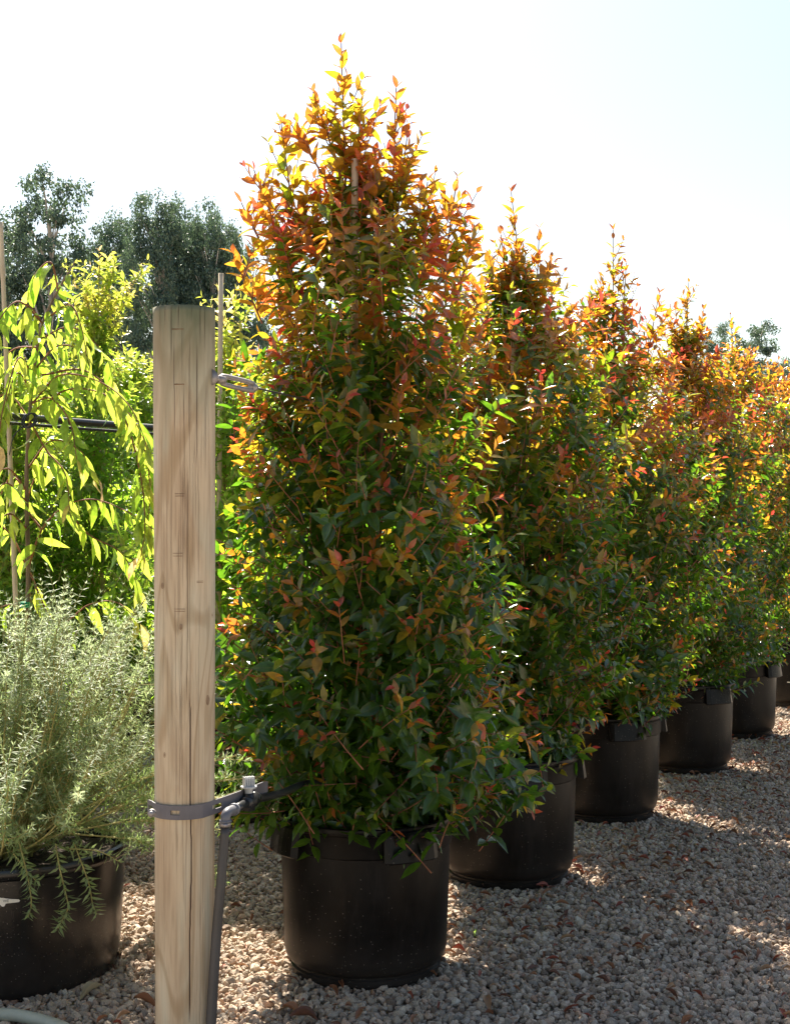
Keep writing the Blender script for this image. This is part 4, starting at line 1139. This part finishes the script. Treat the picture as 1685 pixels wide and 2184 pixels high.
def litter():
    rs = np.random.RandomState(71)
    def colour(me, c):
        at = me.attributes.new('col', 'FLOAT_COLOR', 'POINT'); at.data.foreach_set('color', np.tile(np.r_[c, 1.0], len(me.vertices)).astype(np.float32))
    for (px, py, L, c, rz, lab) in [(690, 2098, 0.085, 3, 1.2, 'curled pale brown dry leaf against the foot of the nearest tub'), (728, 2112, 0.05, 0, 0.3, 'small orange brown dry leaf at the foot of the nearest tub'),
                                    (200, 2128, 0.085, 5, -0.9, 'curled olive dry leaf at the foot of the wide glossy pot'), (310, 2150, 0.075, 0, 1.5, 'brown dry leaf beside the foot of the timber post'),
                                    (620, 2165, 0.07, 1, 0.9, 'folded tan dry leaf on the gravel below the nearest tub'), (1040, 2150, 0.075, 3, 0.1, 'upright pale dry leaf on the gravel near the bottom edge'),
                                    (645, 2182, 0.08, 2, 1.6, 'flat dark brown dry leaf at the bottom edge below the nearest tub'), (960, 2040, 0.04, 1, 2, 'tiny tan dry leaf right of the foot of the nearest tub')]:
        Y = 4246.2 / (py - 1097); me = mesh_py('dry_leaf', *dry_leaf_mesh(rs, L)); colour(me, DRYC[c]); o = link('dry_leaf', me, M_litter, None, True)
        o.location = ((px - 842.5) / FPX * Y, Y, 0.002); o.rotation_euler = (rs.uniform(-.3, .3), rs.uniform(-.3, .3), rz); tag(o, lab, 'dry leaf', 'dry leaves on the gravel')
    me = mesh_py('green_leaf', *dry_leaf_mesh(rs, 0.05)); colour(me, (0.25, 0.40, 0.03)); o = link('fallen_leaf', me, M_litter, None, True)
    Y = 4.66; o.location = ((1012 - 842.5) / FPX * Y, Y, 0.012); tag(o, 'single fallen lime green leaf on the sunlit gravel', 'leaf')
    # everything smaller: one mass of litter
    V = []; F = []; C = []
    for k in range(1500):
        y = 3.7 + 8.5 * rs.uniform() ** 1.3; x = rs.uniform(-0.29, 0.30) * y
        if rs.uniform() < 0.5:                                        # gathers along the row
            q = rs.uniform(0, 5.2); x = ROW[0][0] + 0.30 + 0.5 * q + rs.normal(0, 0.3); y = ROW[0][1] - 0.1 + q + rs.normal(0, 0.3)
        v, f = dry_leaf_mesh(rs, rs.uniform(0.018, 0.050)); a = rs.uniform(0, 6.28); t1_, t2_ = rs.uniform(-.6, .6, 2)
        M_ = Matrix.Translation((x, y, 0.004)) @ Matrix.Rotation(a, 4, 'Z') @ Matrix.Rotation(t1_, 4, 'X') @ Matrix.Rotation(t2_, 4, 'Y')
        i = len(V); V += [tuple(M_ @ Vector(p)) for p in v]; F += [tuple(i + q for q in g) for g in f]; C += [DRYC[rs.randint(5)]] * len(v)
    me = mesh_py('leaf_litter', V, F); at = me.attributes.new('col', 'FLOAT_COLOR', 'POINT'); at.data.foreach_set('color', np.c_[np.array(C), np.ones(len(C))].astype(np.float32).ravel())
    o = link('leaf_litter', me, M_litter, None, True); tag(o, 'small brown dead leaves scattered over the gravel', 'leaf litter', kind='stuff')
litter()

# ------------------------------------------------------------------ gum trees far behind
def gum(seed, H, W, nclump, nleaf):
    rs = np.random.RandomState(seed); LV = Leaves(); tb = Tubes(); trunk = Tubes()
    ax = lambda z: np.array([0.03 * H * math.sin(z / H * 3 + seed), 0.02 * H * math.cos(z / H * 4 + seed), z])
    trunk.add([ax(z) for z in np.linspace(0, H * 0.93, 12)], (H * 0.016, H * 0.003), 8)
    for k in range(nclump):
        t = (k + 0.5) / nclump; z = H * (0.18 + 0.80 * t); env = W * 0.5 * (math.sin(math.pi * min(1, 0.20 + t * 0.70)) ** 0.6) * (1.0 if t < .7 else 0.85)
        a = k * 2.4 + rs.uniform(-.5, .5); q = env * rs.uniform(0.25, 0.95)
        c = ax(z) + np.array([q * math.cos(a), q * math.sin(a), rs.uniform(-.4, .4)]); rad = W * rs.uniform(0.10, 0.17) * np.array([1, 1, 0.85])
        s = ax(max(0.1 * H, z - H * 0.13 - q * 0.5)); tb.add(spline([s, (s + c) / 2 + np.array([0, 0, .3]), c], 5), (H * 0.005, H * 0.0012), 5, cap=False)
        for sub in range(5):                                          # each clump is several tufts
            sc = c + rs.normal(0, 0.55, 3) * rad; m = nleaf // 5
            p = norm(rs.normal(size=(m, 3))) * (rs.uniform(0, 1, (m, 1)) ** 0.45) * rad * 0.55 + sc
            d = norm(rs.normal(size=(m, 3)) + np.array([0, 0, -0.9])); br = rs.uniform(0.7, 1.3, (m, 1))
            LV.add(P=p, D=d, N=rs.normal(size=(m, 3)), L=rs.uniform(0.13, 0.25, m), R=np.full(m, 0.5), B=np.zeros(m), C=np.array([[0.065, 0.115, 0.095]]) * br, T=np.array([[0.15, 0.23, 0.11]]) * br)
    LV.cat(); fol = LV.mesh('crown', None, fine=False); fol.materials.append(M_gum)
    l = mesh_np('limbs', np.concatenate(tb.V), np.concatenate(tb.T)); l.materials.append(M_gum_bark)
    t = mesh_np('trunk', np.concatenate(trunk.V), np.concatenate(trunk.T)); t.materials.append(M_gum_bark)
    return fol, l, t
GUMS = [gum(81, 16, 6.6, 42, 520), gum(82, 16, 7.5, 80, 520), gum(83, 16, 7.5, 95, 520)]
def put_gum(v, px, pytop, Y, ws, rz, label):
    H = CAMZ + (1097 - pytop) / FPX * Y; s = H / 16.3
    root = empty('gum_tree', ((px - 842.5) / FPX * Y, Y, 0), rz); root.scale = (ws, ws, s); tag(root, label, 'gum tree', 'gum trees on the horizon')
    for nm, me in zip(('crown', 'limbs', 'trunk'), GUMS[v]):
        o = bpy.data.objects.new(nm, me); COL.objects.link(o); o.parent = root
        if nm == 'crown': o['kind'] = 'stuff'
put_gum(0, 88, 372, 60, 0.85, 0.3, 'open tall gum tree with sky between its limbs, highest on the left')
put_gum(1, -20, 460, 62, 0.9, 1.4, 'dark gum tree cut off by the left edge of the view')
put_gum(1, 180, 535, 70, 0.7, 2.2, 'lower gum tree beside the open tall one')
put_gum(1, 245, 460, 66, 0.62, 3.1, 'broad pale gum tree between the tall open one and the dense group')
put_gum(2, 350, 422, 60, 0.62, 0.9, 'dense tall gum tree above the top of the timber post')
put_gum(2, 408, 446, 63, 0.66, 4.0, 'dark dense gum tree just right of the timber post top')
put_gum(1, 462, 462, 61, 0.6, 5.1, 'gum tree with pointed crown touching the orange hedge tree')
put_gum(2, 500, 530, 64, 0.55, 2.6, 'lowest dark gum tree at the edge of the nearest hedge tree')
put_gum(0, 1590, 688, 80, 0.75, 1.0, 'small distant gum tree above the far end of the hedge row')
put_gum(0, 1510, 690, 84, 0.60, 2.0, 'hazy gum tree behind the fourth orange hedge tree')
put_gum(1, 1672, 770, 86, 0.6, 0.4, 'low distant gum tree at the right edge')
def far_wood():
    rs = np.random.RandomState(91); LV = Leaves()
    m = 60000; x = rs.uniform(-60, 60, m); h = 4.2 + 1.3 * np.sin(x * 0.35) + 0.9 * np.sin(x * 0.9 + 1)
    p = np.c_[x, 92 + rs.uniform(-3, 3, m), h * rs.uniform(0, 1, m) ** 0.7]; br = rs.uniform(0.7, 1.3, (m, 1))
    LV.add(P=p, D=norm(rs.normal(size=(m, 3))), N=rs.normal(size=(m, 3)), L=rs.uniform(0.4, 0.8, m), R=np.full(m, 0.6), B=np.zeros(m), C=np.array([[0.06, 0.085, 0.05]]) * br, T=np.array([[0.12, 0.17, 0.05]]) * br)
    LV.cat(); o = link('distant_woods', LV.mesh('distant_woods', None, fine=False), M_gum); tag(o, 'low dark line of scrub far behind the nursery', 'woods', kind='stuff')
far_wood()
